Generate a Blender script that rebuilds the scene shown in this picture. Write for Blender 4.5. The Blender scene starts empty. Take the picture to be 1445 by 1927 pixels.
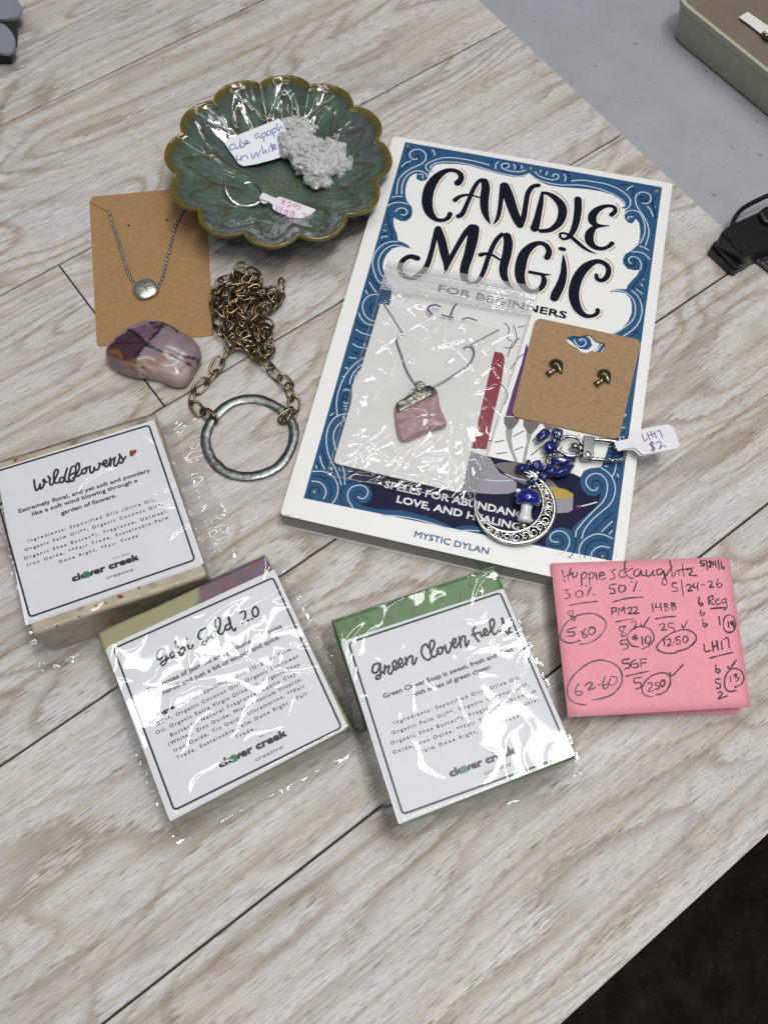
import bpy, bmesh, math, random
from mathutils import Vector, Matrix, noise
from mathutils.geometry import tessellate_polygon

random.seed(7)
sc = bpy.context.scene
C = sc.collection
U = 0.001                                    # millimetres to metres
# ------------------------------------------------------------------ camera
F, PITCH, ROLL, HC = 1675.887, 0.411342, -0.046544, 387.588
CXP, CYP = 722.5, 963.5
cp, sp, cr, sr = math.cos(PITCH), math.sin(PITCH), math.cos(ROLL), math.sin(ROLL)
R0 = Matrix(((1, 0, 0), (0, cp, sp), (0, -sp, cp)))
RR = Matrix(((cr, -sr, 0), (sr, cr, 0), (0, 0, 1)))
RC = RR @ R0
cam_data = bpy.data.cameras.new("camera")
cam = bpy.data.objects.new("camera", cam_data)
C.objects.link(cam)
cam.matrix_world = Matrix.Translation((0, 0, HC * U)) @ RC.transposed().to_4x4()
cam_data.sensor_fit = 'VERTICAL'
cam_data.sensor_height = 24
cam_data.lens = F / 1927 * 24
cam_data.clip_start = 0.02
cam_data.clip_end = 20
cam_data.dof.use_dof = True
cam_data.dof.focus_distance = 0.40
cam_data.dof.aperture_fstop = 13.0
sc.camera = cam

# ------------------------------------------------------------------ world and lamps
w = bpy.data.worlds.new("World")
sc.world = w
w.use_nodes = True
w.node_tree.nodes["Background"].inputs[0].default_value = (0.80, 0.88, 1.0, 1)
w.node_tree.nodes["Background"].inputs[1].default_value = 0.105


def area(name, x, y, z, sx, sy, power, col=(1, .985, .96), tgt=(0, 0.2, 0)):
    d = bpy.data.lights.new(name, 'AREA')
    d.shape = 'RECTANGLE'
    d.size, d.size_y, d.energy, d.color = sx, sy, power, col
    o = bpy.data.objects.new(name, d)
    C.objects.link(o)
    o.location = (x, y, z)
    dirv = Vector(tgt) - Vector((x, y, z))
    o.rotation_euler = dirv.to_track_quat('-Z', 'Y').to_euler()
    return o


area('ceiling_tube_light', -0.30, 0.66, 2.1, 2.0, 0.075, 7.0)
area('ceiling_tube_light', 0.25, 1.22, 2.15, 1.6, 0.06, 5.5)
area('ceiling_tube_light', 0.42, 0.44, 2.15, 0.42, 0.09, 5.2)
area('ceiling_panel_light', 0.22, 0.02, 1.25, 0.5, 0.16, 8.0, (1, .98, .955), (0.1, 0.1, 0))
area('ceiling_panel_light', -0.2, -0.9, 2.1, 1.0, 0.2, 5.0, (1, .98, .955))
area('ceiling_panel_light', 1.3, -0.1, 1.7, 0.25, 1.0, 3.0)
sc.view_settings.view_transform = 'Standard'
sc.view_settings.look = 'None'
sc.view_settings.exposure = 0.0
sc.view_settings.gamma = 1.0
sc.render.engine = 'CYCLES'
sc.cycles.max_bounces = 16
sc.cycles.transparent_max_bounces = 24
sc.cycles.transmission_bounces = 10
sc.cycles.caustics_reflective = False
sc.cycles.caustics_refractive = False


# ------------------------------------------------------------------ geometry helpers
def ray(px, py):
    return RC.transposed() @ Vector(((px - CXP) / F, -(py - CYP) / F, -1.0))


def at(px, py, z=0.0):
    """photo pixel -> point in mm at height z (number) or on plane ((point),(normal))"""
    d = ray(px, py)
    c = Vector((0, 0, HC))
    if isinstance(z, tuple):
        t = (z[0] - c).dot(z[1]) / d.dot(z[1])
    else:
        t = (z - HC) / d.z
    return c + d * t


def plane3(a, b, c, lift=0.0):
    n = (b - a).cross(c - a).normalized()
    if n.z < 0:
        n = -n
    return (a + n * lift, n)


def lifted(z, dz):
    if isinstance(z, tuple):
        return (z[0] + z[1] * dz, z[1])
    return z + dz


def P(s, o=(0, 0), k=1.0):
    """'x,y x,y' in enlarged-tile units -> photo pixels; any third value is kept divided by k"""
    r = []
    for t in s.split():
        v = [float(q) for q in t.split(',')]
        q = [o[0] + v[0] / k, o[1] + v[1] / k]
        if len(v) > 2:
            q.append(v[2] / k)
        r.append(tuple(q))
    return r


def cr_spline(pts, n=6, closed=False):
    m = len(pts)
    if m < 3 and not closed:
        n = 1
    out = []
    dim = len(pts[0])
    rng = m if closed else m - 1
    for i in range(rng):
        if closed:
            p0, p1, p2, p3 = pts[(i - 1) % m], pts[i], pts[(i + 1) % m], pts[(i + 2) % m]
        else:
            p0, p1, p2, p3 = pts[max(i - 1, 0)], pts[i], pts[i + 1], pts[min(i + 2, m - 1)]
        for k in range(n):
            t = k / n
            out.append(tuple(0.5 * ((2 * p1[d]) + (-p0[d] + p2[d]) * t + (2 * p0[d] - 5 * p1[d] + 4 * p2[d] - p3[d]) * t * t
                                    + (-p0[d] + 3 * p1[d] - 3 * p2[d] + p3[d]) * t ** 3) for d in range(dim)))
    if not closed:
        out.append(tuple(pts[-1]))
    return out


class MB:
    """collects shapes in millimetres and links them as one mesh object"""

    def __init__(self):
        self.v, self.f, self.col, self.mi = [], [], [], []
        self.z = 0.0
        self.press = 0.0

    def add(self, vs, fs, m=0):
        b = len(self.v)
        self.v += [Vector(q) for q in vs]
        self.f += [[b + i for i in q] for q in fs]
        self.mi += [m] * len(fs)

    # flat variable width ribbon with round ends; pts (x,y,w) in photo pixels, on height/plane z
    def ribbon(self, pts, z, width=None, n=5, smooth=True, m=0):
        if width is not None:
            pts = [(q[0], q[1], width) for q in pts]
        if smooth and len(pts) > 2:
            pts = cr_spline(pts, n)
        if self.press:
            pts = [(a, b, c * (1 + self.press * noise.noise(Vector((a * .09, b * .09, 1.5))) * 2)) for a, b, c in pts]
        # to plane
        nrm = z[1] if isinstance(z, tuple) else Vector((0, 0, 1))
        W = []
        for x, y, wd in pts:
            c = at(x, y, z)
            s = (at(x + 1, y, z) - c).length
            s2 = (at(x, y + 1, z) - c).length
            W.append((c, max(wd, .05) * (s + s2) / 4))
        # drop duplicates
        Q = [W[0]]
        for q in W[1:]:
            if (q[0] - Q[-1][0]).length > 0.03:
                Q.append(q)
        if len(Q) < 2:
            c, r = Q[0]
            Q.append((c + Vector((0.05, 0, 0)), r))
        vs, fs = [], []
        N = len(Q)
        self.z += 0.0015
        for i, (c, r) in enumerate(Q):
            d = (Q[min(i + 1, N - 1)][0] - Q[max(i - 1, 0)][0]).normalized()
            s = nrm.cross(d).normalized()
            up = nrm * (self.z + 0.002 * i / N)
            vs += [c + s * r + up, c - s * r + up]
        for i in range(N - 1):
            fs.append([2 * i, 2 * i + 1, 2 * i + 3, 2 * i + 2])
        # caps
        for e, i in ((-1, 0), (1, N - 1)):
            c, r = Q[i]
            d = (Q[min(i + 1, N - 1)][0] - Q[max(i - 1, 0)][0]).normalized() * e
            s = nrm.cross(d).normalized()
            if r < 0.15:
                continue
            up = nrm * (self.z + 0.002 * i / N)
            ring = [c + s * (r * math.cos(a)) + d * (r * math.sin(a)) + up for a in [math.pi * k / 6 for k in range(1, 6)]]
            b = len(vs)
            vs += ring
            l, rr_ = (2 * i, 2 * i + 1) if e == 1 else (2 * i + 1, 2 * i)
            poly = [l] + list(range(b, b + 5)) + [rr_]
            fs.append(poly)
        self.add(vs, fs, m)
        return self

    def strokes(self, s, o, k, z, width, smooth=True, m=0, n=5):
        for part in s.split(';'):
            part = part.strip()
            if not part:
                continue
            pts = P(part, o, k)
            if len(pts) == 1:
                pts = [pts[0], (pts[0][0] + width * .3, pts[0][1])]
            if len(pts[0]) > 2:
                self.ribbon(pts, z, None, n, smooth, m)
            else:
                self.ribbon(pts, z, width, n, smooth, m)
        return self

    # filled polygon(s) with optional holes; points photo px (on z) or Vectors
    def poly(self, loops, z=0, thick=0.0, m=0, down=True):
        L = []
        for lp in loops:
            L.append([q if isinstance(q, Vector) else at(q[0], q[1], z) for q in lp])
        nrm = z[1] if isinstance(z, tuple) else Vector((0, 0, 1))
        tris = tessellate_polygon([[q for q in lp] for lp in L])
        flat = [q for lp in L for q in lp]
        fs = []
        for t in tris:
            a, b, c = [flat[i] for i in t]
            if (b - a).cross(c - a).dot(nrm) < 0:
                t = (t[2], t[1], t[0])
            fs.append(list(t))
        self.add(flat, fs, m)
        if thick:
            dv = nrm * -thick
            n = len(flat)
            self.add([q + dv for q in flat], [[t[2], t[1], t[0]] for t in fs], m)
            base = 0
            for lp in L:
                k = len(lp)
                self.add(lp + [q + dv for q in lp], [[i, i + k, (i + 1) % k + k, (i + 1) % k] for i in range(k)], m)
                base += k
        return self

    def tube(self, pts, r, seg=8, closed=False, m=0, flat=1.0):
        """round tube through Vector points (mm); r number or list; flat squashes it in z"""
        N = len(pts)
        rs = r if isinstance(r, (list, tuple)) else [r] * N
        vs, fs = [], []
        prev = None
        for i, c in enumerate(pts):
            if closed:
                d = (pts[(i + 1) % N] - pts[(i - 1) % N])
            else:
                d = (pts[min(i + 1, N - 1)] - pts[max(i - 1, 0)])
            d = d.normalized() if d.length > 1e-6 else Vector((1, 0, 0))
            if prev is None:
                a = Vector((0, 0, 1)) if abs(d.z) < .9 else Vector((1, 0, 0))
                s = d.cross(a).normalized()
            else:
                s = (prev - d * prev.dot(d)).normalized()
            prev = s
            t = d.cross(s)
            for k in range(seg):
                an = 2 * math.pi * k / seg
                off = (s * math.cos(an) + t * math.sin(an)) * rs[i]
                off.z *= flat
                vs.append(c + off)
        for i in range(N if closed else N - 1):
            j = (i + 1) % N
            for k in range(seg):
                k2 = (k + 1) % seg
                fs.append([i * seg + k, j * seg + k, j * seg + k2, i * seg + k2])
        if not closed:
            fs.append(list(range(seg)))
            fs.append([(N - 1) * seg + k for k in reversed(range(seg))])
        self.add(vs, fs, m)
        return self

    def ball(self, c, r, sub=2, M=None, jit=0.0, m=0):
        bm = bmesh.new()
        bmesh.ops.create_icosphere(bm, subdivisions=sub, radius=1)
        vs = []
        for v in bm.verts:
            q = v.co.copy()
            if jit:
                q *= 1 + jit * noise.noise(q * 1.7 + Vector(c) * 3.1)
            q = Vector((q.x * r[0], q.y * r[1], q.z * r[2])) if isinstance(r, (tuple, list)) else q * r
            if M:
                q = M @ q
            vs.append(Vector(c) + q)
        fs = [[v.index for v in f.verts] for f in bm.faces]
        bm.free()
        self.add(vs, fs, m)
        return self

    def build(self, name, mats, parent=None, smooth=True, label=None, kind=None, recalc=False, angle=None, bevel=0, vcol=None, segs=2):
        base = parent.location / U if parent is not None and parent.type == 'EMPTY' else (parent['org'] if parent is not None and 'org' in parent else None)
        me = bpy.data.meshes.new(name)
        o = bpy.data.objects.new(name, me)
        org = Vector(base) if base is not None else Vector((0, 0, 0))
        if parent is None and self.v:
            lo = Vector([min(q[i] for q in self.v) for i in range(3)])
            hi = Vector([max(q[i] for q in self.v) for i in range(3)])
            org = Vector(((lo.x + hi.x) / 2, (lo.y + hi.y) / 2, lo.z))
            o.location = org * U
        o['org'] = tuple(org)
        me.from_pydata([(q - org) * U for q in self.v], [], self.f)
        if not isinstance(mats, (list, tuple)):
            mats = [mats]
        for mm in mats:
            me.materials.append(mm)
        if len(mats) > 1:
            me.polygons.foreach_set('material_index', self.mi)
        if vcol is not None:
            ca = me.color_attributes.new('glaze', 'FLOAT_COLOR', 'POINT')
            ca.data.foreach_set('color', [x for c in vcol for x in (c[0], c[1], c[2], 1)])
        me.validate()
        if recalc or bevel:
            bm = bmesh.new()
            bm.from_mesh(me)
            bmesh.ops.remove_doubles(bm, verts=bm.verts, dist=1e-7)
            if recalc:
                bmesh.ops.recalc_face_normals(bm, faces=bm.faces)
            bm.to_mesh(me)
            bm.free()
        if smooth:
            me.polygons.foreach_set('use_smooth', [True] * len(me.polygons))
            if angle:
                me.set_sharp_from_angle(angle=math.radians(angle))
        if bevel:
            md = o.modifiers.new('bevel', 'BEVEL')
            md.width = bevel * U
            md.segments = segs
            md.limit_method = 'ANGLE'
            md.angle_limit = math.radians(40)
        C.objects.link(o)
        if parent is not None:
            o.parent = parent
        if label:
            o['label'] = label
        if kind:
            o['kind'] = kind
        return o


def thing(name, label, cat, loc, group=None):
    o = bpy.data.objects.new(name, None)
    C.objects.link(o)
    o.empty_display_size = 0.01
    o.location = Vector(loc) * U
    o['label'] = label
    o['category'] = cat
    if group:
        o['group'] = group
    return o


def tag(o, label, cat, group=None):
    o['label'] = label
    o['category'] = cat
    if group:
        o['group'] = group
    return o


def vv(pts, z):
    return [at(q[0], q[1], z) for q in pts]


def round_poly(V, r, n=5):
    """round the corners of a list of Vectors (coplanar)"""
    out = []
    m = len(V)
    for i in range(m):
        a, b, c = V[i - 1], V[i], V[(i + 1) % m]
        d1, d2 = (a - b), (c - b)
        rr = min(r, d1.length * .45, d2.length * .45)
        p1, p2 = b + d1.normalized() * rr, b + d2.normalized() * rr
        for k in range(n + 1):
            t = k / n
            out.append(p1 * (1 - t) ** 2 + b * 2 * t * (1 - t) + p2 * t * t)
    return out


# ------------------------------------------------------------------ materials
def new_mat(name):
    m = bpy.data.materials.new(name)
    m.use_nodes = True
    nt = m.node_tree
    b = nt.nodes['Principled BSDF']
    return m, nt, b


def sin_(b, k, v):
    b.inputs[k].default_value = v


def simple(name, col, rough=.5, metal=0.0, spec=.5, var=0.0, vscale=60, bump=0.0, bscale=300, coat=0.0, bdist=0.0003, sss=0.0, rvar=0.0):
    m, nt, b = new_mat(name)
    N, L = nt.nodes, nt.links
    sin_(b, 'Base Color', (*col, 1))
    sin_(b, 'Roughness', rough)
    sin_(b, 'Metallic', metal)
    sin_(b, 'Specular IOR Level', spec)
    if coat:
        sin_(b, 'Coat Weight', coat)
        sin_(b, 'Coat Roughness', .05)
    if sss:
        sin_(b, 'Subsurface Weight', sss)
        sin_(b, 'Subsurface Radius', (.003, .002, .0015))
        sin_(b, 'Subsurface Scale', 1)
    tc = N.new('ShaderNodeTexCoord')
    if var:
        n = N.new('ShaderNodeTexNoise')
        n.inputs['Scale'].default_value = vscale
        n.inputs['Detail'].default_value = 6
        L.new(tc.outputs['Object'], n.inputs['Vector'])
        r = N.new('ShaderNodeMapRange')
        r.inputs['From Min'].default_value = .3
        r.inputs['From Max'].default_value = .7
        r.inputs['To Min'].default_value = 1 - var
        r.inputs['To Max'].default_value = 1 + var
        L.new(n.outputs['Fac'], r.inputs['Value'])
        mx = N.new('ShaderNodeMix')
        mx.data_type = 'RGBA'
        mx.blend_type = 'MULTIPLY'
        mx.inputs['Factor'].default_value = 1
        mx.inputs['A'].default_value = (*col, 1)
        L.new(r.outputs['Result'], mx.inputs['B'])
        L.new(mx.outputs['Result'], b.inputs['Base Color'])
        if rvar:
            r2 = N.new('ShaderNodeMapRange')
            r2.inputs['From Min'].default_value = .3
            r2.inputs['From Max'].default_value = .7
            r2.inputs['To Min'].default_value = rough - rvar
            r2.inputs['To Max'].default_value = rough + rvar
            L.new(n.outputs['Fac'], r2.inputs['Value'])
            L.new(r2.outputs['Result'], b.inputs['Roughness'])
    if bump:
        n = N.new('ShaderNodeTexNoise')
        n.inputs['Scale'].default_value = bscale
        n.inputs['Detail'].default_value = 5
        L.new(tc.outputs['Object'], n.inputs['Vector'])
        bp = N.new('ShaderNodeBump')
        bp.inputs['Strength'].default_value = bump
        bp.inputs['Distance'].default_value = bdist
        L.new(n.outputs['Fac'], bp.inputs['Height'])
        L.new(bp.outputs['Normal'], b.inputs['Normal'])
    return m


def film_mat(name, tint=(0.97, 0.97, 0.96), boost=1.0, haze=0.03, rough=.05, bump=.25, bscale=120):
    """clear plastic film: see-through with fresnel reflection and a trace of haze"""
    m = bpy.data.materials.new(name)
    m.use_nodes = True
    nt = m.node_tree
    N, L = nt.nodes, nt.links
    N.remove(N['Principled BSDF'])
    out = N['Material Output']
    tr = N.new('ShaderNodeBsdfTransparent')
    tr.inputs[0].default_value = (*tint, 1)
    gl = N.new('ShaderNodeBsdfGlossy')
    gl.inputs['Roughness'].default_value = rough
    df = N.new('ShaderNodeBsdfDiffuse')
    df.inputs[0].default_value = (.8, .8, .8, 1)
    fr = N.new('ShaderNodeFresnel')
    # a thin sheet reflects alike from both sides: undo the inversion on back faces
    geo = N.new('ShaderNodeNewGeometry')
    ior = N.new('ShaderNodeMapRange')
    ior.inputs['To Min'].default_value = 1.5
    ior.inputs['To Max'].default_value = 1 / 1.5
    L.new(geo.outputs['Backfacing'], ior.inputs['Value'])
    L.new(ior.outputs['Result'], fr.inputs['IOR'])
    ml = N.new('ShaderNodeMath')
    ml.operation = 'MULTIPLY'
    ml.use_clamp = True
    ml.inputs[1].default_value = boost
    L.new(fr.outputs[0], ml.inputs[0])
    tc = N.new('ShaderNodeTexCoord')
    n = N.new('ShaderNodeTexNoise')
    n.inputs['Scale'].default_value = bscale
    n.inputs['Detail'].default_value = 4
    n.inputs['Distortion'].default_value = 1.2
    L.new(tc.outputs['Object'], n.inputs['Vector'])
    bp = N.new('ShaderNodeBump')
    bp.inputs['Strength'].default_value = bump
    bp.inputs['Distance'].default_value = .0006
    L.new(n.outputs['Fac'], bp.inputs['Height'])
    L.new(bp.outputs['Normal'], gl.inputs['Normal'])
    L.new(bp.outputs['Normal'], fr.inputs['Normal'])
    m0 = N.new('ShaderNodeMixShader')
    m0.inputs[0].default_value = haze
    L.new(tr.outputs[0], m0.inputs[1])
    L.new(df.outputs[0], m0.inputs[2])
    m1 = N.new('ShaderNodeMixShader')
    L.new(ml.outputs[0], m1.inputs[0])
    L.new(m0.outputs[0], m1.inputs[1])
    L.new(gl.outputs[0], m1.inputs[2])
    L.new(m1.outputs[0], out.inputs[0])
    return m


def attr_mat(name, rough=.3, coat=0.0, spec=.5, metal=0.0, bump=0.0, bscale=200, bdist=.0003, mottle=0.0, sss=0.0):
    m = simple(name, (.5, .5, .5), rough, metal, spec, 0, 60, bump, bscale, coat, bdist, sss)
    nt = m.node_tree
    N, L = nt.nodes, nt.links
    b = N['Principled BSDF']
    a = N.new('ShaderNodeAttribute')
    a.attribute_name = 'glaze'
    src = a.outputs['Color']
    if mottle:
        tc = N.new('ShaderNodeTexCoord')
        n = N.new('ShaderNodeTexNoise')
        n.inputs['Scale'].default_value = 160
        n.inputs['Detail'].default_value = 7
        L.new(tc.outputs['Object'], n.inputs['Vector'])
        r = N.new('ShaderNodeMapRange')
        r.inputs['From Min'].default_value = .3
        r.inputs['From Max'].default_value = .7
        r.inputs['To Min'].default_value = 1 - mottle
        r.inputs['To Max'].default_value = 1 + mottle
        L.new(n.outputs['Fac'], r.inputs['Value'])
        mx = N.new('ShaderNodeMix')
        mx.data_type = 'RGBA'
        mx.blend_type = 'MULTIPLY'
        mx.inputs['Factor'].default_value = 1
        L.new(src, mx.inputs['A'])
        L.new(r.outputs['Result'], mx.inputs['B'])
        src = mx.outputs['Result']
    L.new(src, b.inputs['Base Color'])
    return m


def wood_mat():
    """white-washed oak: coordinates run along the plank (object x)"""
    m, nt, b = new_mat('whitewashed_oak')
    N, L = nt.nodes, nt.links
    tc = N.new('ShaderNodeTexCoord')
    oi = N.new('ShaderNodeObjectInfo')
    add = N.new('ShaderNodeVectorMath')
    add.operation = 'ADD'
    cmb = N.new('ShaderNodeCombineXYZ')
    mr = N.new('ShaderNodeMath')
    mr.operation = 'MULTIPLY'
    mr.inputs[1].default_value = 37.0
    L.new(oi.outputs['Random'], mr.inputs[0])
    L.new(mr.outputs[0], cmb.inputs[0])
    L.new(mr.outputs[0], cmb.inputs[1])
    L.new(tc.outputs['Object'], add.inputs[0])
    L.new(cmb.outputs[0], add.inputs[1])

    def mapped(sx, sy, src=add.outputs[0]):
        mp = N.new('ShaderNodeMapping')
        mp.inputs['Scale'].default_value = (sx, sy, 1)
        L.new(src, mp.inputs['Vector'])
        return mp.outputs[0]

    def nz(vec, scale=1, det=5, rough=.55, dist=0.0):
        n = N.new('ShaderNodeTexNoise')
        n.inputs['Scale'].default_value = scale
        n.inputs['Detail'].default_value = det
        n.inputs['Roughness'].default_value = rough
        n.inputs['Distortion'].default_value = dist
        L.new(vec, n.inputs['Vector'])
        return n.outputs['Fac']

    def ramp(src, stops):
        r = N.new('ShaderNodeValToRGB')
        L.new(src, r.inputs[0])
        e = r.color_ramp.elements
        while len(e) < len(stops):
            e.new(.5)
        for i, (p, c) in enumerate(stops):
            e[i].position = p
            e[i].color = (*c, 1) if isinstance(c, tuple) else (c, c, c, 1)
        return r.outputs[0]

    def mix(f, a, c, mode='MIX'):
        x = N.new('ShaderNodeMix')
        x.data_type = 'RGBA'
        x.blend_type = mode
        for s, k in ((f, 'Factor'), (a, 'A'), (c, 'B')):
            if isinstance(s, (int, float)):
                x.inputs[k].default_value = s
            elif isinstance(s, tuple):
                x.inputs[k].default_value = (*s, 1)
            else:
                L.new(s, x.inputs[k])
        return x.outputs['Result']

    def mth(op, a, c=0.0):
        x = N.new('ShaderNodeMath')
        x.operation = op
        for i, s in enumerate((a, c)):
            if isinstance(s, (int, float)):
                x.inputs[i].default_value = s
            else:
                L.new(s, x.inputs[i])
        return x.outputs[0]

    # broad cathedral figure: contour bands of a stretched noise
    fine = nz(mapped(120, 1150), 1, 4, .62, .1)
    fine2 = nz(mapped(260, 2600), 1, 2, .5)
    jag = mth('SUBTRACT', fine, .5)
    # broad cathedral figure: contour bands of a stretched noise, broken up by the fine grain
    big = nz(mapped(5.0, 15), 1, 2, .45, .35)
    cont = mth('FRACT', mth('ADD', mth('MULTIPLY', big, 16.0), mth('MULTIPLY', jag, .9)))
    rings = ramp(cont, [(0, .15), (.30, .0), (.62, .15), (.82, 1.0), (.92, .85), (1.0, .15)])
    broad = nz(mapped(4.2, 80), 1, 5, .6, .2)
    tanmask = ramp(mth('ADD', broad, mth('MULTIPLY', jag, .45)), [(.47, 0.0), (.66, 1.0)])
    patch = ramp(nz(mapped(7, 26), 1, 3, .5), [(.36, 0.05), (.54, 1.0)])
    base = mix(tanmask, (.585, .568, .560), (.465, .420, .368))
    base = mix(mth('MULTIPLY', mth('MULTIPLY', rings, patch), .85), base, (.330, .282, .235))
    dk = ramp(fine, [(.30, .48), (.42, .84), (.52, 1.03), (.70, 1.16)])
    base = mix(1.0, base, dk, 'MULTIPLY')
    dk2 = ramp(fine2, [(.33, .84), (.50, 1.0), (.70, 1.08)])
    base = mix(1.0, base, dk2, 'MULTIPLY')
    long_ = ramp(mth('ADD', nz(mapped(2.2, 210), 1, 3, .5, .3), mth('MULTIPLY', jag, .22)), [(.56, (1.0, 1.0, 1.0)), (.64, (.80, .765, .72)), (.72, (.70, .65, .59))])
    base = mix(1.0, base, long_, 'MULTIPLY')
    # occasional dark pores
    pores = ramp(nz(mapped(80, 620), 1, 2, .5), [(.69, 1.0), (.75, .55)])
    base = mix(1.0, base, pores, 'MULTIPLY')
    blue = ramp(nz(mapped(12, 14), 1, 2, .5), [(.3, (1.03, 1.0, .95)), (.7, (.985, 1.0, 1.035))])
    base = mix(1.0, base, blue, 'MULTIPLY')
    L.new(base, b.inputs['Base Color'])
    rg = ramp(fine, [(.3, .62), (.7, .42)])
    L.new(rg, b.inputs['Roughness'])
    sin_(b, 'Specular IOR Level', .35)
    h = mth('ADD', mth('MULTIPLY', fine, .75), mth('MULTIPLY', fine2, .35))
    bp = N.new('ShaderNodeBump')
    bp.inputs['Strength'].default_value = .55
    bp.inputs['Distance'].default_value = .0005
    L.new(h, bp.inputs['Height'])
    L.new(bp.outputs['Normal'], b.inputs['Normal'])
    return m


M = {}
M['wood'] = wood_mat()
M['gap'] = simple('plank_edge', (.035, .024, .015), .8)
M['metal_table'] = simple('grey_speckled_tabletop', (.335, .35, .385), .5, 0, .4, .05, 40, .12, 900)
M['carpet'] = simple('dark_carpet', (.028, .021, .016), .95, 0, .1, .5, 30, .5, 200)
M['olive'] = simple('olive_plastic', (.43, .42, .32), .42, 0, .45, .04, 30)
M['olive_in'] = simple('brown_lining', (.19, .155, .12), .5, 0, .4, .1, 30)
M['white_card'] = simple('white_card_stock', (.74, .735, .72), .55, 0, .35, .025, 60, .06, 600)
M['white_paper'] = simple('white_paper', (.74, .765, .81), .5, 0, .4, .02, 60, .05, 700)
M['tagpaper'] = simple('tag_paper', (.74, .73, .78), .45, 0, .4, .02, 60)
M['kraft'] = simple('kraft_card', (.345, .205, .092), .75, 0, .25, .10, 500, .15, 900)
M['kraft2'] = simple('kraft_card_grey', (.33, .215, .115), .75, 0, .25, .10, 500, .15, 900)
M['black'] = simple('black_plastic', (.006, .006, .008), .33, 0, .5)
M['strap'] = simple('purple_grey_strap', (.085, .078, .10), .6)
M['silver'] = simple('polished_silver', (.80, .79, .76), .16, 1.0, .5, .08, 300, .12, 900)
M['chrome'] = simple('gunmetal_chrome', (.36, .36, .37), .14, 1.0, .5, .08, 200)
M['antique'] = simple('antique_silver', (.66, .65, .62), .26, 1.0, .5, .25, 500, .3, 900)
M['brass'] = simple('antique_brass', (.24, .19, .11), .27, 1.0, .5, .30, 300, .1, 900)
M['dkbrass'] = simple('dark_bronze', (.30, .26, .15), .22, 1.0, .5, .2, 300, .1, 900)
M['zinc'] = simple('hammered_zinc', (.23, .245, .24), .33, 1.0, .5, .18, 330, .4, 480, 0, .0005, 0, .08)
M['pewter'] = simple('brushed_pewter', (.74, .74, .70), .36, 1.0, .5, .15, 500, .2, 1400)
M['necklace'] = simple('necklace_silver', (.42, .38, .33), .3, 1.0, .5, .1)
M['steel'] = simple('snake_chain_steel', (.35, .34, .33), .28, 1.0)
M['black_ink'] = simple('black_ink', (.016, .017, .020), .5, 0, .3)
M['label_ink'] = simple('label_ink', (.018, .019, .023), .35, 0, .4)
M['pink'] = simple('pink_note_paper', (.80, .325, .395), .8, 0, .2, .03, 300, .1, 900)
M['pen'] = simple('black_pen', (.010, .006, .010), .4)
M['blue_pen'] = simple('blue_pen', (.045, .075, .34), .5)
M['pink_pen'] = simple('pink_pen', (.52, .10, .33), .5)
M['purple_pen'] = simple('purple_pen', (.10, .045, .20), .5)
M['cover'] = simple('book_cover', (.79, .79, .775), .33, 0, .4, .015, 40, .03, 500)
M['pages'] = simple('book_pages', (.42, .41, .385), .85, 0, .1, .12, 400)
M['p_blue'] = simple('print_blue', (.026, .090, .190), .5, 0, .10, .07, 200)
M['p_white'] = simple('print_white', (.79, .79, .775), .33, 0, .4)
M['p_line'] = simple('print_pale_line', (.56, .64, .74), .33, 0, .4)
M['p_dark'] = simple('print_dark_line', (.010, .020, .050), .5, 0, .10)
M['p_navy'] = simple('print_navy', (.012, .013, .042), .5, 0, .10, .08, 100)
M['p_ink'] = simple('print_title_ink', (.006, .007, .016), .5, 0, .10)
M['p_gold'] = simple('print_gold', (.40, .255, .075), .33, 0, .4)
M['p_lilac'] = simple('print_lilac_grey', (.25, .235, .275), .33, 0, .4)
M['p_taupe'] = simple('print_taupe', (.125, .108, .112), .33, 0, .4)
M['p_grey'] = simple('print_grey', (.30, .29, .30), .33, 0, .4)
M['p_red'] = simple('print_red', (.24, .012, .036), .33, 0, .4)
M['p_purple'] = simple('print_purple', (.075, .015, .14), .33, 0, .4)
M['p_ochre'] = simple('print_ochre', (.40, .27, .02), .33, 0, .4)
M['p_text'] = simple('print_cream_text', (.68, .68, .70), .33, 0, .4)
M['p_txblue'] = simple('print_blue_text', (.028, .085, .20), .33, 0, .4)
M['film'] = film_mat('clear_wrap_film', (0.985, 0.985, 0.98), 1.4, .006, .04, .0, 60)
M['bagfilm'] = film_mat('clear_bag_film', (0.985, 0.985, 0.985), 1.5, .022, .045, .0, 80)
M['zipfilm'] = film_mat('zip_seal_plastic', (0.93, 0.94, 0.94), 2.6, .30, .09, .07, 200)
M['soap_cream'] = simple('cream_soap', (.47, .40, .30), .38, 0, .5, .30, 60, .3, 120, 0, .0006, .25)
M['soap_green'] = simple('green_soap', (.095, .205, .075), .4, 0, .5, .14, 90, .25, 120, 0, .0005)
M['petal'] = simple('dried_petal', (.30, .055, .025), .7, 0, .3, .4, 900)
M['leafgreen'] = simple('clover_green_print', (.035, .22, .10), .35)
M['leafdark'] = simple('clover_dark_print', (.01, .08, .035), .35)
M['disc'] = simple('grey_enamel', (.235, .25, .295), .35, 0, .5, .06, 60)
M['holder'] = simple('brown_black_holder', (.012, .009, .007), .6)


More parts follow.
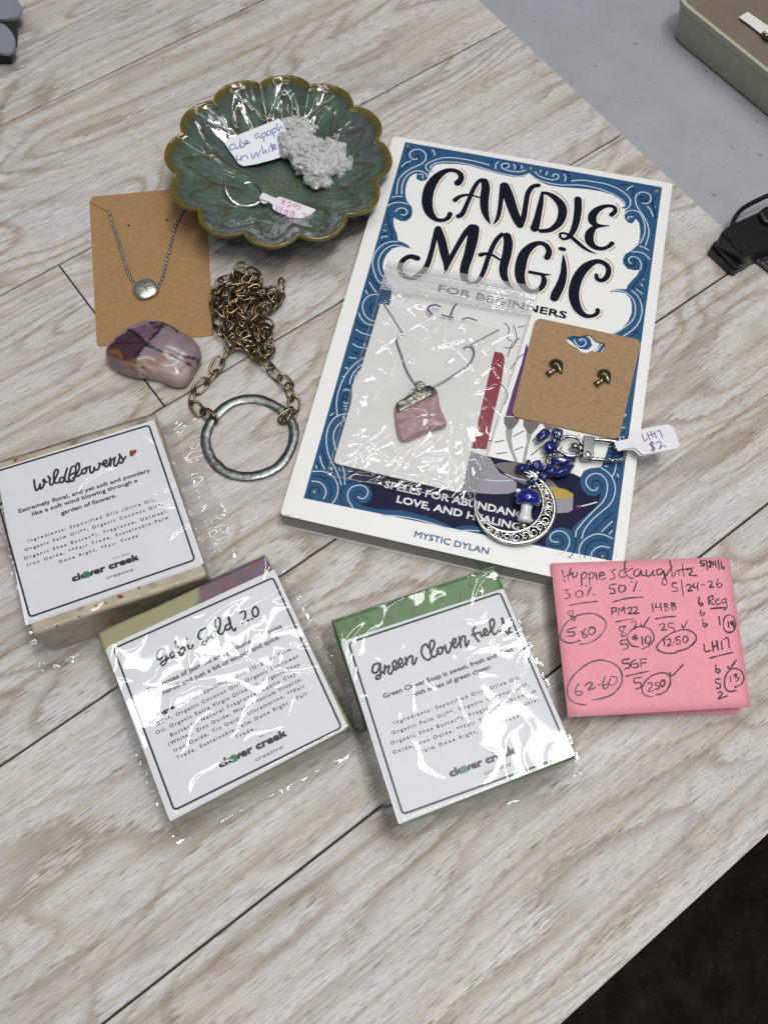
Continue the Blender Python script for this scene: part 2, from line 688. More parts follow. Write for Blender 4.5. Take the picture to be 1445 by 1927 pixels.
def soap_swirl():
    m = simple('olive_and_purple_swirl_soap', (.3, .3, .2), .38, 0, .5, 0, 60, .3, 140, 0, .0006, .15)
    nt = m.node_tree
    N, L = nt.nodes, nt.links
    tc = N.new('ShaderNodeTexCoord')
    n = N.new('ShaderNodeTexNoise')
    n.inputs['Scale'].default_value = 55
    n.inputs['Detail'].default_value = 6
    n.inputs['Distortion'].default_value = 1.6
    L.new(tc.outputs['Object'], n.inputs['Vector'])
    r = N.new('ShaderNodeValToRGB')
    L.new(n.outputs['Fac'], r.inputs[0])
    e = r.color_ramp.elements
    e.new(.4)
    e.new(.55)
    for q, (p_, c) in zip(e, [(.30, (.05, .045, .10, 1)), (.44, (.13, .09, .13, 1)), (.55, (.19, .085, .10, 1)), (.70, (.14, .11, .18, 1))]):
        q.position = p_
        q.color = c
    sx = N.new('ShaderNodeSeparateXYZ')
    L.new(tc.outputs['Object'], sx.inputs[0])
    ad = N.new('ShaderNodeMath')
    ad.operation = 'MULTIPLY_ADD'
    ad.inputs[1].default_value = .012
    L.new(n.outputs['Fac'], ad.inputs[0])
    L.new(sx.outputs[0], ad.inputs[2])
    mr = N.new('ShaderNodeMapRange')
    mr.inputs['From Min'].default_value = -.0115
    mr.inputs['From Max'].default_value = -.008
    L.new(ad.outputs[0], mr.inputs['Value'])
    my = N.new('ShaderNodeMath')
    my.operation = 'GREATER_THAN'
    my.inputs[1].default_value = .018
    L.new(sx.outputs[1], my.inputs[0])
    mm_ = N.new('ShaderNodeMath')
    mm_.operation = 'MULTIPLY'
    L.new(mr.outputs['Result'], mm_.inputs[0])
    L.new(my.outputs[0], mm_.inputs[1])
    mx = N.new('ShaderNodeMix')
    mx.data_type = 'RGBA'
    mx.inputs['A'].default_value = (.33, .32, .17, 1)
    L.new(mm_.outputs[0], mx.inputs['Factor'])
    L.new(r.outputs[0], mx.inputs['B'])
    L.new(mx.outputs['Result'], N['Principled BSDF'].inputs['Base Color'])
    return m


M['soap_swirl'] = soap_swirl()


def specks(m, scale, thr, dark, w=.02):
    nt = m.node_tree
    N, L = nt.nodes, nt.links
    b = N['Principled BSDF']
    src = b.inputs['Base Color'].links[0].from_socket
    tc = N.new('ShaderNodeTexCoord')
    n = N.new('ShaderNodeTexNoise')
    n.inputs['Scale'].default_value = scale
    n.inputs['Detail'].default_value = 2
    L.new(tc.outputs['Object'], n.inputs['Vector'])
    r = N.new('ShaderNodeMapRange')
    r.inputs['From Min'].default_value = thr
    r.inputs['From Max'].default_value = thr + w
    r.inputs['To Min'].default_value = 1
    r.inputs['To Max'].default_value = dark
    L.new(n.outputs['Fac'], r.inputs['Value'])
    mx = N.new('ShaderNodeMix')
    mx.data_type = 'RGBA'
    mx.blend_type = 'MULTIPLY'
    mx.inputs['Factor'].default_value = 1
    L.new(src, mx.inputs['A'])
    L.new(r.outputs['Result'], mx.inputs['B'])
    L.new(mx.outputs['Result'], b.inputs['Base Color'])


specks(M['metal_table'], 190, .715, .55)
specks(M['metal_table'], 700, .66, .85)
specks(M['kraft'], 900, .64, .86)
specks(M['kraft2'], 900, .64, .86)
specks(M['pink'], 1400, .62, .90)
specks(M['soap_green'], 300, .64, .65)
specks(M['soap_cream'], 160, .60, .62, .08)
specks(M['carpet'], 160, .60, 1.7, .1)


# text as flat mesh fitted between two pixel points on a plane
def _text_verts(s, spacing=1.0, offset=0.0):
    cu = bpy.data.curves.new('t', 'FONT')
    cu.body = s
    cu.size = 1.0
    cu.resolution_u = 2
    cu.space_character = spacing
    cu.offset = offset
    o = bpy.data.objects.new('t', cu)
    C.objects.link(o)
    dg = bpy.context.evaluated_depsgraph_get()
    ev = o.evaluated_get(dg)
    me = ev.to_mesh()
    vs = [v.co.copy() for v in me.vertices]
    fs = [list(f.vertices) for f in me.polygons]
    ev.to_mesh_clear()
    bpy.data.objects.remove(o)
    bpy.data.curves.remove(cu)
    return vs, fs


CAP = 0.70


def text_into(mb, s, p0, p1, cap, z, bold=0.0, shear=0.0, m=0, track=False):
    offset = 0.0
    a, b = at(p0[0], p0[1], z), at(p1[0], p1[1], z)
    nrm = z[1] if isinstance(z, tuple) else Vector((0, 0, 1))
    ux = (b - a).normalized()
    uy = nrm.cross(ux).normalized()
    mid = ((p0[0] + p1[0]) / 2, (p0[1] + p1[1]) / 2)
    pm = (at(mid[0] + 1, mid[1], z) - at(mid[0], mid[1], z)).length
    size = cap * pm / CAP
    Wd = (b - a).length / size
    vs, fs = _text_verts(s, 1.0, offset)
    w0 = max(v.x for v in vs) - min(v.x for v in vs)
    spc = 1.0
    if track and Wd > w0 * 1.1 and len(s) > 1:
        v2, _ = _text_verts(s, 1.5, offset)
        w2 = max(v.x for v in v2) - min(v.x for v in v2)
        spc = 1 + (Wd / 1.12 - w0) / (w2 - w0) * .5
        vs, fs = _text_verts(s, spc, offset)
    x0 = min(v.x for v in vs)
    w1 = max(v.x for v in vs) - x0
    kx = Wd / w1
    out = []
    for v in vs:
        x = (v.x - x0) * kx + v.y * shear
        out.append(a + ux * x * size + uy * v.y * size)
    if not bold:
        mb.add(out, fs, m)
    else:
        b_ = bold * pm
        for q, (a1, b1) in enumerate(((-1, -1), (1, -1), (-1, 1), (1, 1), (0, 0))):
            sh = ux * (a1 * b_ / 2) + uy * (b1 * b_ / 2) + nrm * (.002 * q)
            mb.add([p + sh for p in out], fs, m)


# ------------------------------------------------------------------ table, floor
TH = 0.685772
ud, vd = Vector((math.cos(TH), math.sin(TH), 0)), Vector((-math.sin(TH), math.cos(TH), 0))
mb = MB()
mb.add([(-4000, -4000, -750), (4000, -4000, -750), (4000, 4000, -750), (-4000, 4000, -750)], [[0, 1, 2, 3]])
o = mb.build('floor', M['carpet'], smooth=False, kind='structure')

table = thing('work_table', 'pale whitewashed oak plank tabletop that everything lies on', 'table', (0, 150, -7))
backing = MB()


def uvp(u, v, z):
    return ud * u + vd * v + Vector((0, 0, z))


def slab(mb, u0, u1, v0, v1, z0, z1):
    vs = [uvp(u, v, z) for z in (z0, z1) for u, v in ((u0, v0), (u1, v0), (u1, v1), (u0, v1))]
    mb.add(vs, [[3, 2, 1, 0], [4, 5, 6, 7], [0, 1, 5, 4], [1, 2, 6, 5], [2, 3, 7, 6], [3, 0, 4, 7]])


slab(backing, -700, 362, -79, 790, -7, -1.6)
backing.build('backing_board', M['gap'], table, smooth=False)
seams = [566.35, 458.08, 349.81, 241.54, 133.27, 25.0, -79.74]
GAP = .95
UE = lambda v: 361.5 + max(0, (v - 157)) * .030
joints = {0: [], 1: [-160], 2: [53.6], 3: [-420], 4: [240 + 400], 5: []}


def plank(u0, u1, v0, v1, us=False):
    """a plank with softly eased long edges; its own origin and axes so that grain runs along it"""
    me = bpy.data.meshes.new('plank')
    L_, Wd = (u1 - u0), (v1 - v0)
    e = .35
    xs = [0, L_]
    prof = [(0, -1.5), (0, -e), (e * .4, -.06), (e * 1.6, 0), (Wd - e * 1.6, 0), (Wd - e * .4, -.06), (Wd, -e), (Wd, -1.5)]
    vs, fs = [], []
    for i, x in enumerate(xs):
        for y, z in prof:
            dx = 0
            if us and i == 1:
                dx = (y / Wd) * (UE(v1) - UE(v0))
            vs.append(Vector((x + dx, y, z)) * U)
    n = len(prof)
    for k in range(n - 1):
        fs.append([k, k + n, k + n + 1, k + 1])
    fs.append(list(range(n)))
    fs.append([2 * n - 1 - k for k in range(n)])
    me.from_pydata(vs, [], fs)
    me.materials.append(M['wood'])
    me.polygons.foreach_set('use_smooth', [False] * len(me.polygons))
    o = bpy.data.objects.new('plank', me)
    C.objects.link(o)
    o.parent = table
    o.location = (uvp(u0, v0, 0)) * U - table.location
    o.rotation_euler = (0, 0, TH)
    return o


for i in range(-2, len(seams) - 1):
    if i < 0:
        v0, v1 = seams[0] - i * 108.27 - 108.27, seams[0] - i * 108.27
        js = []
    else:
        v0, v1 = seams[i + 1], seams[i]
        js = joints[i]
    us = UE(v0)
    cuts = [-700] + [j for j in js if j < us] + [us]
    for a, b in zip(cuts[:-1], cuts[1:]):
        plank(a + GAP / 2, b - (GAP / 2 if b != us else 0), v0 + GAP / 2, v1 - GAP / 2, b == us)

mb = MB()
slab(mb, 330, 1400, -200, 1100, -34, -7.6)
o = mb.build('side_table', M['metal_table'], None, smooth=False, bevel=2)
tag(o, 'smooth blue grey speckled tabletop beyond the end of the oak planks', 'table')

# ------------------------------------------------------------------ book
ZB = 14.0
BK = vv([(740, 256), (1265, 345), (1166, 1115), (527, 968)], ZB)      # TL TR BR BL
# square it up: keep TL/BL edge, rebuild a rectangle
bl, tl = BK[3], BK[0]
br, tr = BK[2], BK[1]
book = thing('paperback_book', 'white paperback with blue swirl border and CANDLE MAGIC title, under the jewellery', 'book', ((bl + tr) / 2 - Vector((0, 0, ZB))))
ctr = (bl + br + tl + tr) / 4


def inset(q, d):
    v = (ctr - q)
    v.z = 0
    return q + v.normalized() * d


mb = MB()
cv = [tl, tr, br, bl]
cvr = round_poly(cv, 2.0, 4)
mb.poly([list(reversed(cvr))], 0, .35)
mb.build('cover', M['cover'], book, smooth=False)
mb = MB()
pg = [inset(q, .8) - Vector((0, 0, .4)) for q in cv]
# page block: stacked signatures with slightly uneven edges
nl = 18
for k in range(nl):
    z1 = 13.6 - k * (12.9 / nl)
    z0 = z1 - 12.9 / nl
    jt = random.uniform(-.26, .20)
    a = [Vector((q.x, q.y, z1)) for q in [inset(c, .7 + jt) for c in cv]]
    b = [Vector((q.x, q.y, z0 + .04)) for q in [inset(c, .7 + jt) for c in cv]]
    mb.add(a + b, [[i, i + 4, (i + 1) % 4 + 4, (i + 1) % 4] for i in range(4)] + [[3, 2, 1, 0], [4, 5, 6, 7]])
mb.build('page_block', M['pages'], book, smooth=False, recalc=False)
mb = MB()
mb.poly([[Vector((q.x, q.y, .45)) for q in reversed(cvr)]], 0, .4)
mb.build('back_cover', M['cover'], book, smooth=False)
# spine along the left edge
mb = MB()
sd = (bl - tl).normalized()
so = Vector((0, 0, 1)).cross(sd)
if so.dot(ctr - tl) > 0:
    so = -so
e0, e1 = tl + sd * 1.5, bl - sd * 1.5
prof = [(-.3, .1), (.25, .5), (.32, 3), (.32, 11), (.2, 13.4), (-.3, 13.9)]
vs = []
for e in (e0, e1):
    for dx, zz in prof:
        q = e + so * dx
        vs.append(Vector((q.x, q.y, zz)))
n = len(prof)
mb.add(vs, [[k, k + 1, k + 1 + n, k + n] for k in range(n - 1)])
mb.build('spine', M['cover'], book, recalc=False)

# --- printed cover art, sheets of ink a few hundredths of a millimetre apart
T1, T2, T3, T4, T5, T6, T7, T8, T9 = (740, 300), (940, 330), (720, 245), (990, 290), (610, 400), (550, 650), (1040, 470), (930, 760), (690, 850)
z = ZB
fr = [at(762.4, 267.4, z), at(1245, 352.4, z), at(1151, 1055.5, z), at(571.4, 937.6, z)]
mb = MB()
mb.poly([[q + Vector((0, 0, .05)) for q in fr]])
mb.build('blue_border', M['p_blue'], book, smooth=False)
inner = []
inner += P("1385,405 1320,440 1220,440 1100,415 960,375 820,335 700,318 560,315 500,325 465,350 458,375 480,390 450,392 436,398 432,430 415,468 360,480 320,462 315,430 330,412 300,410 255,440 225,500 213,560 215,620 230,670 262,702", T3, 5)
inner += P("140,410 175,450 180,500 165,550 120,582 70,580 30,562 5,545 0,590 10,640 35,700 45,768", T1, 5)
inner += P("720,272 780,300 818,342 770,328 700,322 640,340 590,390 560,450 550,510 570,590 600,650 640,700", T5, 5)
inner += P("560,860 520,900 480,1080 420,1280 350,1420", (610 + 12, 400), 5)
inner += P("680,180 620,250 580,330 565,400 560,480 545,570 520,650 490,760 480,900 540,1100 550,1180", T6, 5)
inner += P("620,1280 900,1330 1250,1400", T6, 5)
inner += P("0,505 220,550 740,655 808,690 840,630 900,605 980,598 1005,588 1030,530 1050,470 1070,400 1110,340 1150,200 1140,0", T8, 5)
inner += P("440,860 560,790 650,740 710,670 740,590 740,500 720,450 680,410 620,398 560,395 535,402 545,385 600,370 660,370 690,370 700,340 740,290 790,240 815,190 770,195 700,180 660,130 655,90 680,40 720,18", T7, 5)
inner += P("1250,698 1300,650 1315,600 1320,520 1310,450 1290,420 1270,412 1268,432 1240,455 1200,440 1175,405 1168,370 1180,335 1192,320 1150,315 1140,305 1175,290 1160,258 1120,220 1050,180 950,150 820,130 700,120 560,110 450,90 380,60 310,20", T2, 5)
mb = MB()
mb.poly([inner], z + .09)
mb.build('white_panel', M['p_white'], book, smooth=False)
navy = P("540,1100 555,1275 640,1280 720,1320 755,1390 740,1450 690,1488 640,1497 700,1520 800,1540 900,1547 1040,1550", T6, 5)
navy += P("450,580 570,610 700,660 780,700 822,722 850,705 900,695 1020,695 1200,730 1400,780", T9, 5)
navy += P("300,1275 400,1312 490,1345 480,1290 510,1210 570,1170 640,1160 700,1180 720,1195 740,1160 800,1100 880,1040 950,970 990,900 1002,830 950,868 880,862 825,805 803,740 808,690 740,655 560,620 220,550 0,505 -60,492", T8, 5)
mb = MB()
mb.poly([navy], z + .12)
mb.build('navy_panel', M['p_navy'], book, smooth=False)

#  coloured drawings, each raised a hair over the last
ap = [0]


def shape(s, o, k, mi, nm='drawing'):
    ap[0] += 1
    art = MB()
    art.poly([P(s, o, k)], z + .13 + ap[0] * .003)
    art.build(nm, am[mi], book, smooth=False)


def each_stroke(nm, mat_, s, o, k, z_, w_):
    for i, part in enumerate(s.split(';')):
        mb = MB()
        mb.z = .0015 * i
        mb.strokes(part, o, k, z_, w_)
        mb.build(nm, mat_, book, smooth=False)


am = [M['p_lilac'], M['p_taupe'], M['p_grey'], M['p_red'], M['p_purple'], M['p_ochre'], M['p_white'], M['p_blue']]
shape("900,-40 1160,60 1250,200 1380,260 1412,300 1400,370 1340,395 1200,400 1060,390 900,375", T9, 5, 0, 'printed_bowl')
shape("0,570 60,550 200,550 380,610 560,740 600,785 450,790 310,770 200,720 80,640", T8, 5, 1, 'printed_bowl')
shape("380,800 450,782 560,780 680,808 742,850 735,1000 690,1022 590,1028 540,1010 440,940", T8, 5, 0, 'printed_candle')
shape("330,830 380,798 450,780 560,780 680,808 742,855 720,885 640,892 520,880 400,860", T8, 5, 5, 'printed_candle_top')
shape("105,235 170,235 160,330 175,430 222,548 192,545 140,420 110,320", T8, 5, 2, 'printed_brush_handle')
shape("298,275 352,280 320,400 300,500 292,555 262,552 285,430 305,360", T8, 5, 2, 'printed_brush_handle')
shape("90,118 232,130 228,170 170,240 120,240 90,180", T8, 5, 1, 'printed_brush_head')
shape("275,150 428,185 400,232 350,284 310,275 270,200", T8, 5, 1, 'printed_brush_head')
shape("458,192 602,228 560,250 480,235", T8, 5, 1, 'printed_brush_head')
shape("300,-565 330,-500 320,130 104,112 180,-150 260,-400", T8, 5, 4, 'printed_purple_drape')
shape("1100,480 1145,488 1185,495 1200,520 1200,560 1178,700 1130,900 1085,1120 1000,1115 900,1110 1000,850", (600, 520), 3.44, 3, 'printed_red_candle')
# swirls seen through the hanger hole of the earring card
shape("120,830 175,800 235,815 300,800 350,840 370,900 330,940 260,935 200,890 170,860", T7, 5, 7, 'printed_swirl')
shape("400,970 430,900 460,860 500,880 500,980", T7, 5, 7, 'printed_swirl')

WL = 1.9
ZL = z + .22
each_stroke('pale_swirl_line', M['p_line'], "1345,375 1290,390 1200,385 1130,360 1115,330 1140,312 1180,318 1188,342 1162,357;1060,360 1065,320 1090,298;1240,365 1245,345 1232,322;1305,360 1310,345 1300,330;1000,328 900,300 780,275 650,258 560,262 480,285 420,315 405,350 425,378 480,386;1375,408 1300,432 1200,425 1050,390 900,345 760,312 620,298 520,305 460,330 448,358;325,268 295,277 258,250 260,208 310,180 370,190 405,230 400,280 360,320 290,350 220,390 160,450 138,520 132,600;180,600 182,530 205,460 250,410 310,385 370,388 412,415 420,440;375,450 380,425 360,412 345,415;180,345 215,310 265,290;490,235 482,205 465,185;90,632 130,622 185,625;45,712 100,685 170,680 235,695", T3, 5, ZL, WL)
each_stroke('pale_swirl_line', M['p_line'], "75,520 112,522 130,490 105,462 55,460 20,490;300,345 330,330 310,380", T1, 5, ZL, WL)
each_stroke('pale_swirl_line', M['p_line'], "80,165 120,205 200,235 270,240 305,215 290,190 255,192 250,214;355,190 370,220 360,255;195,165 185,195;135,150 130,170;425,252 520,245 650,262 760,285 860,325 940,380 975,430 975,480 940,515 895,510;50,200 100,235 200,270 330,290 480,290 620,310 740,345 850,395 918,450 922,490;945,340 965,315 1000,300;1090,460 1130,465 1165,440 1165,390 1120,360 1060,365 1025,410 1035,480 1070,540 1110,600 1145,680 1150,760 1120,860;920,570 950,540 1000,530 1060,550 1100,620 1115,700 1105,770 1070,840;955,610 965,590 1000,592;1135,490 1170,530 1190,585;1208,495;1065,865 1110,880 1150,905;990,920 1050,920 1110,940 1160,990", T4, 5, ZL, WL)
each_stroke('pale_swirl_line', M['p_line'], "735,130 712,110 720,75 760,65 805,85 828,130 822,190;785,370 810,390 840,415;825,320 845,342;850,280;560,385 640,385 710,420 760,480 775,560 760,640 700,710 570,795;740,385 800,440 835,530 830,620 790,710 720,775 660,812;265,860 250,850 265,838 300,850 310,880 290,905 250,910 215,880 200,850;420,950 450,900 480,870;455,960 480,925 495,905;370,840 395,880 390,940;660,1560 690,1550", T7, 5, ZL, WL)
each_stroke('pale_swirl_line', M['p_line'], "770,330 700,310 640,310 570,350 520,420 510,500 540,590 630,690;690,275 620,275 540,310 480,380 455,460 465,540 500,630 540,670;425,655 455,705 490,750;390,735 410,765;575,115;560,165 580,172;535,240 560,225 595,225;510,770 440,775 385,815 360,880 380,960 430,1010 485,1025;325,945 350,1000 400,1045 470,1060;300,1100 360,1135 445,1158;272,1235 320,1265 410,1278;238,1360 270,1370 300,1370;200,1460 222,1468;560,640 640,730 700,810;700,810 740,790 800,790 760,850;850,880 870,850 900,860 910,900 870,930 820,900", T5, 5, ZL, WL)
each_stroke('pale_swirl_line', M['p_line'], "675,115 600,165 520,250 465,350 430,450 415,560 425,670;655,180 590,240 555,300 540,360;500,208 522,215;472,290 484,295;485,425 505,412 540,425;485,535 510,548 530,540;487,568 510,575;492,598 515,600;360,660 385,640;520,640 450,655 390,690 345,760 322,850 325,950 350,1050 400,1150 440,1240 460,1310;500,700 440,740 395,810 390,900 420,1010 470,1130 490,1200 495,1310;260,1040 275,1105 305,1165;222,1130 232,1155;190,1187 280,1185 360,1215 415,1280 430,1350 415,1430 375,1488;185,1278 250,1285 300,1325 318,1385 295,1442;620,1425 650,1443 690,1430 712,1380 690,1335 630,1315 560,1335 522,1390 530,1460 575,1532", T6, 5, ZL, WL)
each_stroke('pale_swirl_line', M['p_line'], "130,598 280,605 430,628 580,665 710,705 805,745;845,750 930,740 1060,745;1110,265 1240,275 1355,270", T9, 5, ZL, WL)
each_stroke('pale_swirl_line', M['p_line'], "915,812 955,812 968,785;915,815 870,770 862,720 900,670 970,655 1030,690 1060,750 1055,840 1020,920 960,980 880,1060 810,1140 770,1200 762,1250;1000,600 1060,640 1110,700 1135,780 1125,870 1080,950 1000,1020 920,1090 850,1180 820,1265;1105,685 1130,640 1145,560;1085,405 1118,402 1130,420;600,1300 550,1295 522,1265 540,1220 600,1195 660,1210 700,1260 700,1330 660,1390 595,1422;1110,1268 1040,1235 960,1225 880,1255 820,1310 795,1380 810,1465;1082,1355 1020,1340 960,1355 915,1400 905,1465;1008,1200 1060,1150 1108,1105;1080,1222 1105,1195;1155,660 1165,688;1035,585 1065,590;1195,225 1225,222;1200,312 1220,315;1210,115 1230,115;1170,300 1180,330 1175,360;105,660 200,700 310,722", T8, 5, ZL, WL)
ZL = z + .20
WD = 1.7
each_stroke('dark_swirl_line', M['p_dark'], "600,0 600,80 620,140 640,190 635,250;435,595 480,660 520,710;400,690 435,745;480,855 440,870 430,900 450,950;295,1000 330,1050 400,1080 465,1085;285,1175 340,1205 420,1225;255,1300 300,1320 370,1335;220,1410 255,1415;530,290 560,262;555,200 590,200", T5, 5, ZL, WD)
each_stroke('dark_swirl_line', M['p_dark'], "435,390 410,450 395,520 388,590;455,640 455,560 475,490 500,450 525,465 528,500 500,512 485,495;495,390 520,378 548,390;350,710 385,655;280,965 300,1040 335,1135;240,1105 262,1155;205,1228 270,1235 330,1275 365,1340 368,1400 345,1455;250,1392 258,1360 235,1335 195,1335 165,1370 160,1410 180,1445;660,1395 645,1375 605,1375 580,1410 590,1450 640,1485 700,1488;480,1510 455,1440 465,1360 510,1300 560,1280;555,50 600,75 640,78;520,162 542,165", T6, 5, ZL, WD)
each_stroke('dark_swirl_line', M['p_dark'], "925,790 915,750 950,718 1000,740 1018,800;560,1255 600,1245 640,1280 630,1330 570,1345 510,1320;730,1190 765,1260 760,1340 730,1420 695,1448;1075,1300 1000,1280 920,1295 865,1350 848,1448;1020,1445 985,1435 970,1405 1000,1375 1050,1385 1065,1420 1060,1470;1115,1022 1060,1070 1000,1130 935,1200;1100,1165 1040,1222;1150,720 1168,680;1100,520 1112,488 1098,462 1075,470;1200,165 1225,162;1200,265 1222,265;1195,530 1180,600", T8, 5, ZL, WD)
each_stroke('dark_swirl_line', M['p_dark'], "735,150 700,140 690,90 720,55;755,70 770,110 765,140 740,160;870,100 865,180 830,250 780,310 745,360;790,420 820,450 840,500;750,770 800,775 740,810;795,350 820,375", T7, 5, ZL, WD)
each_stroke('dark_swirl_line', M['p_dark'], "1110,420 1080,400 1070,420 1090,440 1125,440 1145,410;1185,400 1205,420 1180,470 1195,500;330,160 400,175;1190,470 1215,600;400,190 410,240 390,260;180,150 170,185;880,290 960,290 1000,330;1020,340 1000,370 1005,400", T4, 5, ZL, WD)
each_stroke('dark_swirl_line', M['p_dark'], "325,235 345,250 330,275 300,285 280,260;240,180 225,220 230,260;420,180 440,220 430,260;150,400 190,350 240,320;1165,330 1140,340 1140,360;1265,350 1260,370;1030,290 1020,330;1280,330 1283,360;60,690 120,655 180,655", T3, 5, ZL, WD)
each_stroke('dark_swirl_line', M['p_dark'], "100,520 120,510 115,490 90,490 85,520 110,545 150,530 160,490", T1, 5, ZL, WD)
each_stroke('drawing_line', M['p_ink'], "180,305 275,255;5,360 88,345;190,435 268,405;20,468 115,458;345,482 400,440 460,390;355,355 400,310;-60,350 -20,345", T8, 5, ZL, 1.6)
each_stroke('drawing_line', M['p_ink'], "650,285 665,310 690,265;720,280 700,310;690,395 725,370;700,440 720,400;780,300 800,290", T8, 5, ZL, 1.0)
each_stroke('drawing_line', M['p_ink'], "1220,520 1250,440 1300,400;1240,600 1300,520 1340,500;1200,300 1230,340 1220,400 1250,420;1260,320 1280,400 1250,460 1200,460;1180,700 1220,760 1200,830;1290,330 1330,320", (600, 520), 3.44, ZL, 1.4)
for (a, b, r) in [(767.4, 274.4, 2.2), (998.4, 316.6, 2.7), (1235, 359.4, 2.7), (591.4, 925.4, 2.7), (1133, 1047, 2.5)]:
    ln = MB()
    ln.poly([[(a + r * math.cos(t * math.pi / 6), b + r * math.sin(t * math.pi / 6)) for t in range(12)]], z + .23)
    ln.build('gold_dot', M['p_gold'], book, smooth=False)
each_stroke('match_stick', M['p_text'], "820,962 890,945 960,925", T8, 5, z + .24, 2.4)
ln = MB()
ln.poly([[(1088 + 4.3 * math.cos(t * math.pi / 6), 953.3 + 2.9 * math.sin(t * math.pi / 6)) for t in range(12)]], z + .26)
ln.build('match_head', M['p_red'], book, smooth=False)

# title lettering: (x,y,full width) traced along each brush stroke
title = []


def tl_(s, o):
    title.append(P(s, o, 5))


tl_("605,222,62 635,185,52 628,135,46 565,102,42 485,112,50 405,170,75 345,260,90 320,360,92 322,440,88 350,515,70 405,565,46 470,572,38 515,548,42 533,512,44", T1)
tl_("612,535,48 650,508,44 700,400,38 760,265,38 810,200,36 850,190,30", T1)
tl_("858,205,62 868,270,72 855,380,74 860,480,64 885,560,38 912,608,8", T1)
tl_("580,383,44 620,352,36 690,333,26 760,343,20 822,362,14", T1)
tl_("938,610,8 975,562,32 1000,470,38 1015,350,42 1028,260,50", T1)
tl_("1045,250,80 1080,340,88 1120,460,84 1160,560,76 1190,620,62", T1)
tl_("1195,620,50 1225,540,48 1245,420,44 1265,320,44 1308,258,42 1362,243,42", T1)
tl_("400,165,26 385,260,46 355,400,60 328,500,74", T2)
tl_("402,163,30 460,175,40 530,220,60 583,290,74 588,370,74 552,455,64 470,515,48 388,523,44", T2)
tl_("735,225,62 735,320,64 720,430,60 690,520,52 650,580,38 600,600,28 568,578,24 572,548,24 612,545,24 660,570,34 720,622,38 790,680,32 850,715,22 910,737,5", T2)
tl_("1050,372,44 1085,335,38 1072,297,34 1010,287,36 930,315,54 875,370,70 872,430,70 905,465,48 960,475,28 1030,472,6", T2)
tl_("960,478,14 890,492,46 845,550,74 845,620,74 890,673,54 960,690,40 1020,670,36 1055,640,44", T2)
tl_("225,930,56 160,913,48 92,950,48 62,1020,48 92,1088,48 170,1118,48 250,1080,54 310,1010,50 350,900,44 385,760,44 412,655,48", T1)
tl_("422,650,56 450,750,74 480,880,76 500,975,60 482,1080,6", T1)
tl_("490,1060,16 530,950,42 600,820,44 680,690,50 735,635,56", T1)
tl_("758,650,92 742,760,92 708,900,84 670,1020,78 668,1110,66 700,1155,38 745,1165,24 800,1140,36 850,1050,42 900,900,42 960,770,42 1020,705,40", T1)
tl_("1068,718,68 1080,790,78 1065,900,78 1035,1020,74 1045,1110,62 1088,1180,32 1132,1210,6", T1)
tl_("820,898,44 870,888,34 930,900,28 1012,952,20", T1)
tl_("445,772,58 463,720,52 438,662,48 370,637,46 290,672,68 225,750,88 195,860,94 190,950,84 215,1030,68 270,1083,48 340,1088,40 395,1050,48 418,990,50 405,948,34", T2)
tl_("282,910,34 350,923,34 420,935,28 482,932,5", T2)
tl_("572,690,40 600,696,44", T2)
tl_("596,742,5 602,820,38 600,920,58 575,1020,74 532,1110,82 512,1155,74", T2)
tl_("908,935,32 918,975,42 968,987,44 1013,942,48 1020,870,48 972,822,48 900,812,52 812,860,78 740,950,88 702,1060,92 700,1160,90 735,1258,74 800,1318,50 868,1323,38 915,1298,38 920,1268,42", T2)
letter_of = [0, 1, 1, 1, 2, 2, 2, 3, 3, 4, 5, 5, 6, 6, 6, 6, 7, 7, 8, 8, 9, 9, 10]
gm, hm = MB(), MB()
ims = [MB() for _ in range(11)]
for si, st in enumerate(title):
    sm = cr_spline(st, 5)
    # gold shadow line on the right-hand side of each stroke
    edge = []
    for i, (x, y, wd) in enumerate(sm):
        a, b = sm[max(i - 1, 0)], sm[min(i + 1, len(sm) - 1)]
        dx, dy = b[0] - a[0], b[1] - a[1]
        l = math.hypot(dx, dy) or 1
        nx, ny = -dy / l, dx / l
        if nx + .10 * ny < 0:
            nx, ny = -nx, -ny
        if nx > .42:
            off = wd / 2 + 4.4
            edge.append((x + nx * off, y + ny * off))
        else:
            if len(edge) > 5:
                gm.ribbon(edge, z + .25, 1.5, smooth=False)
            edge = []
    if len(edge) > 5:
        gm.ribbon(edge, z + .25, 1.5, smooth=False)
    hm.ribbon([(x, y, wd + 5.0) for x, y, wd in sm], z + .30, smooth=False)
    im = ims[letter_of[si]]
    im.z = si * .0015
    im.ribbon(sm, z + .37, smooth=False)
gm.build('title_gold_shadow', M['p_gold'], book, smooth=False, kind='stuff')
hm.build('title_white_outline', M['p_white'], book, smooth=False)
for im in ims:
    im.build('title_letter', M['p_ink'], book, smooth=False)
tx = MB()
text_into(tx, "FOR BEGINNERS", (824, 548), (1064, 599.5), 15.5, z + .2, 1.5)
tx.build('subtitle_lettering', M['p_ink'], book, smooth=False)
tx = MB()
text_into(tx, "SPELLS FOR ABUNDANCE,", (723, 917), (1002, 980), 14.5, z + .2, 1.2)
text_into(tx, "LOVE, AND HEALING", (746, 945), (977, 998), 14.5, z + .2, 1.2)
tx.build('tagline_lettering', M['p_text'], book, smooth=False)
tx = MB()
text_into(tx, "MYSTIC DYLAN", (779, 1010), (918, 1043), 12.5, z + .2, .8)
tx.build('author_lettering', M['p_txblue'], book, smooth=False)


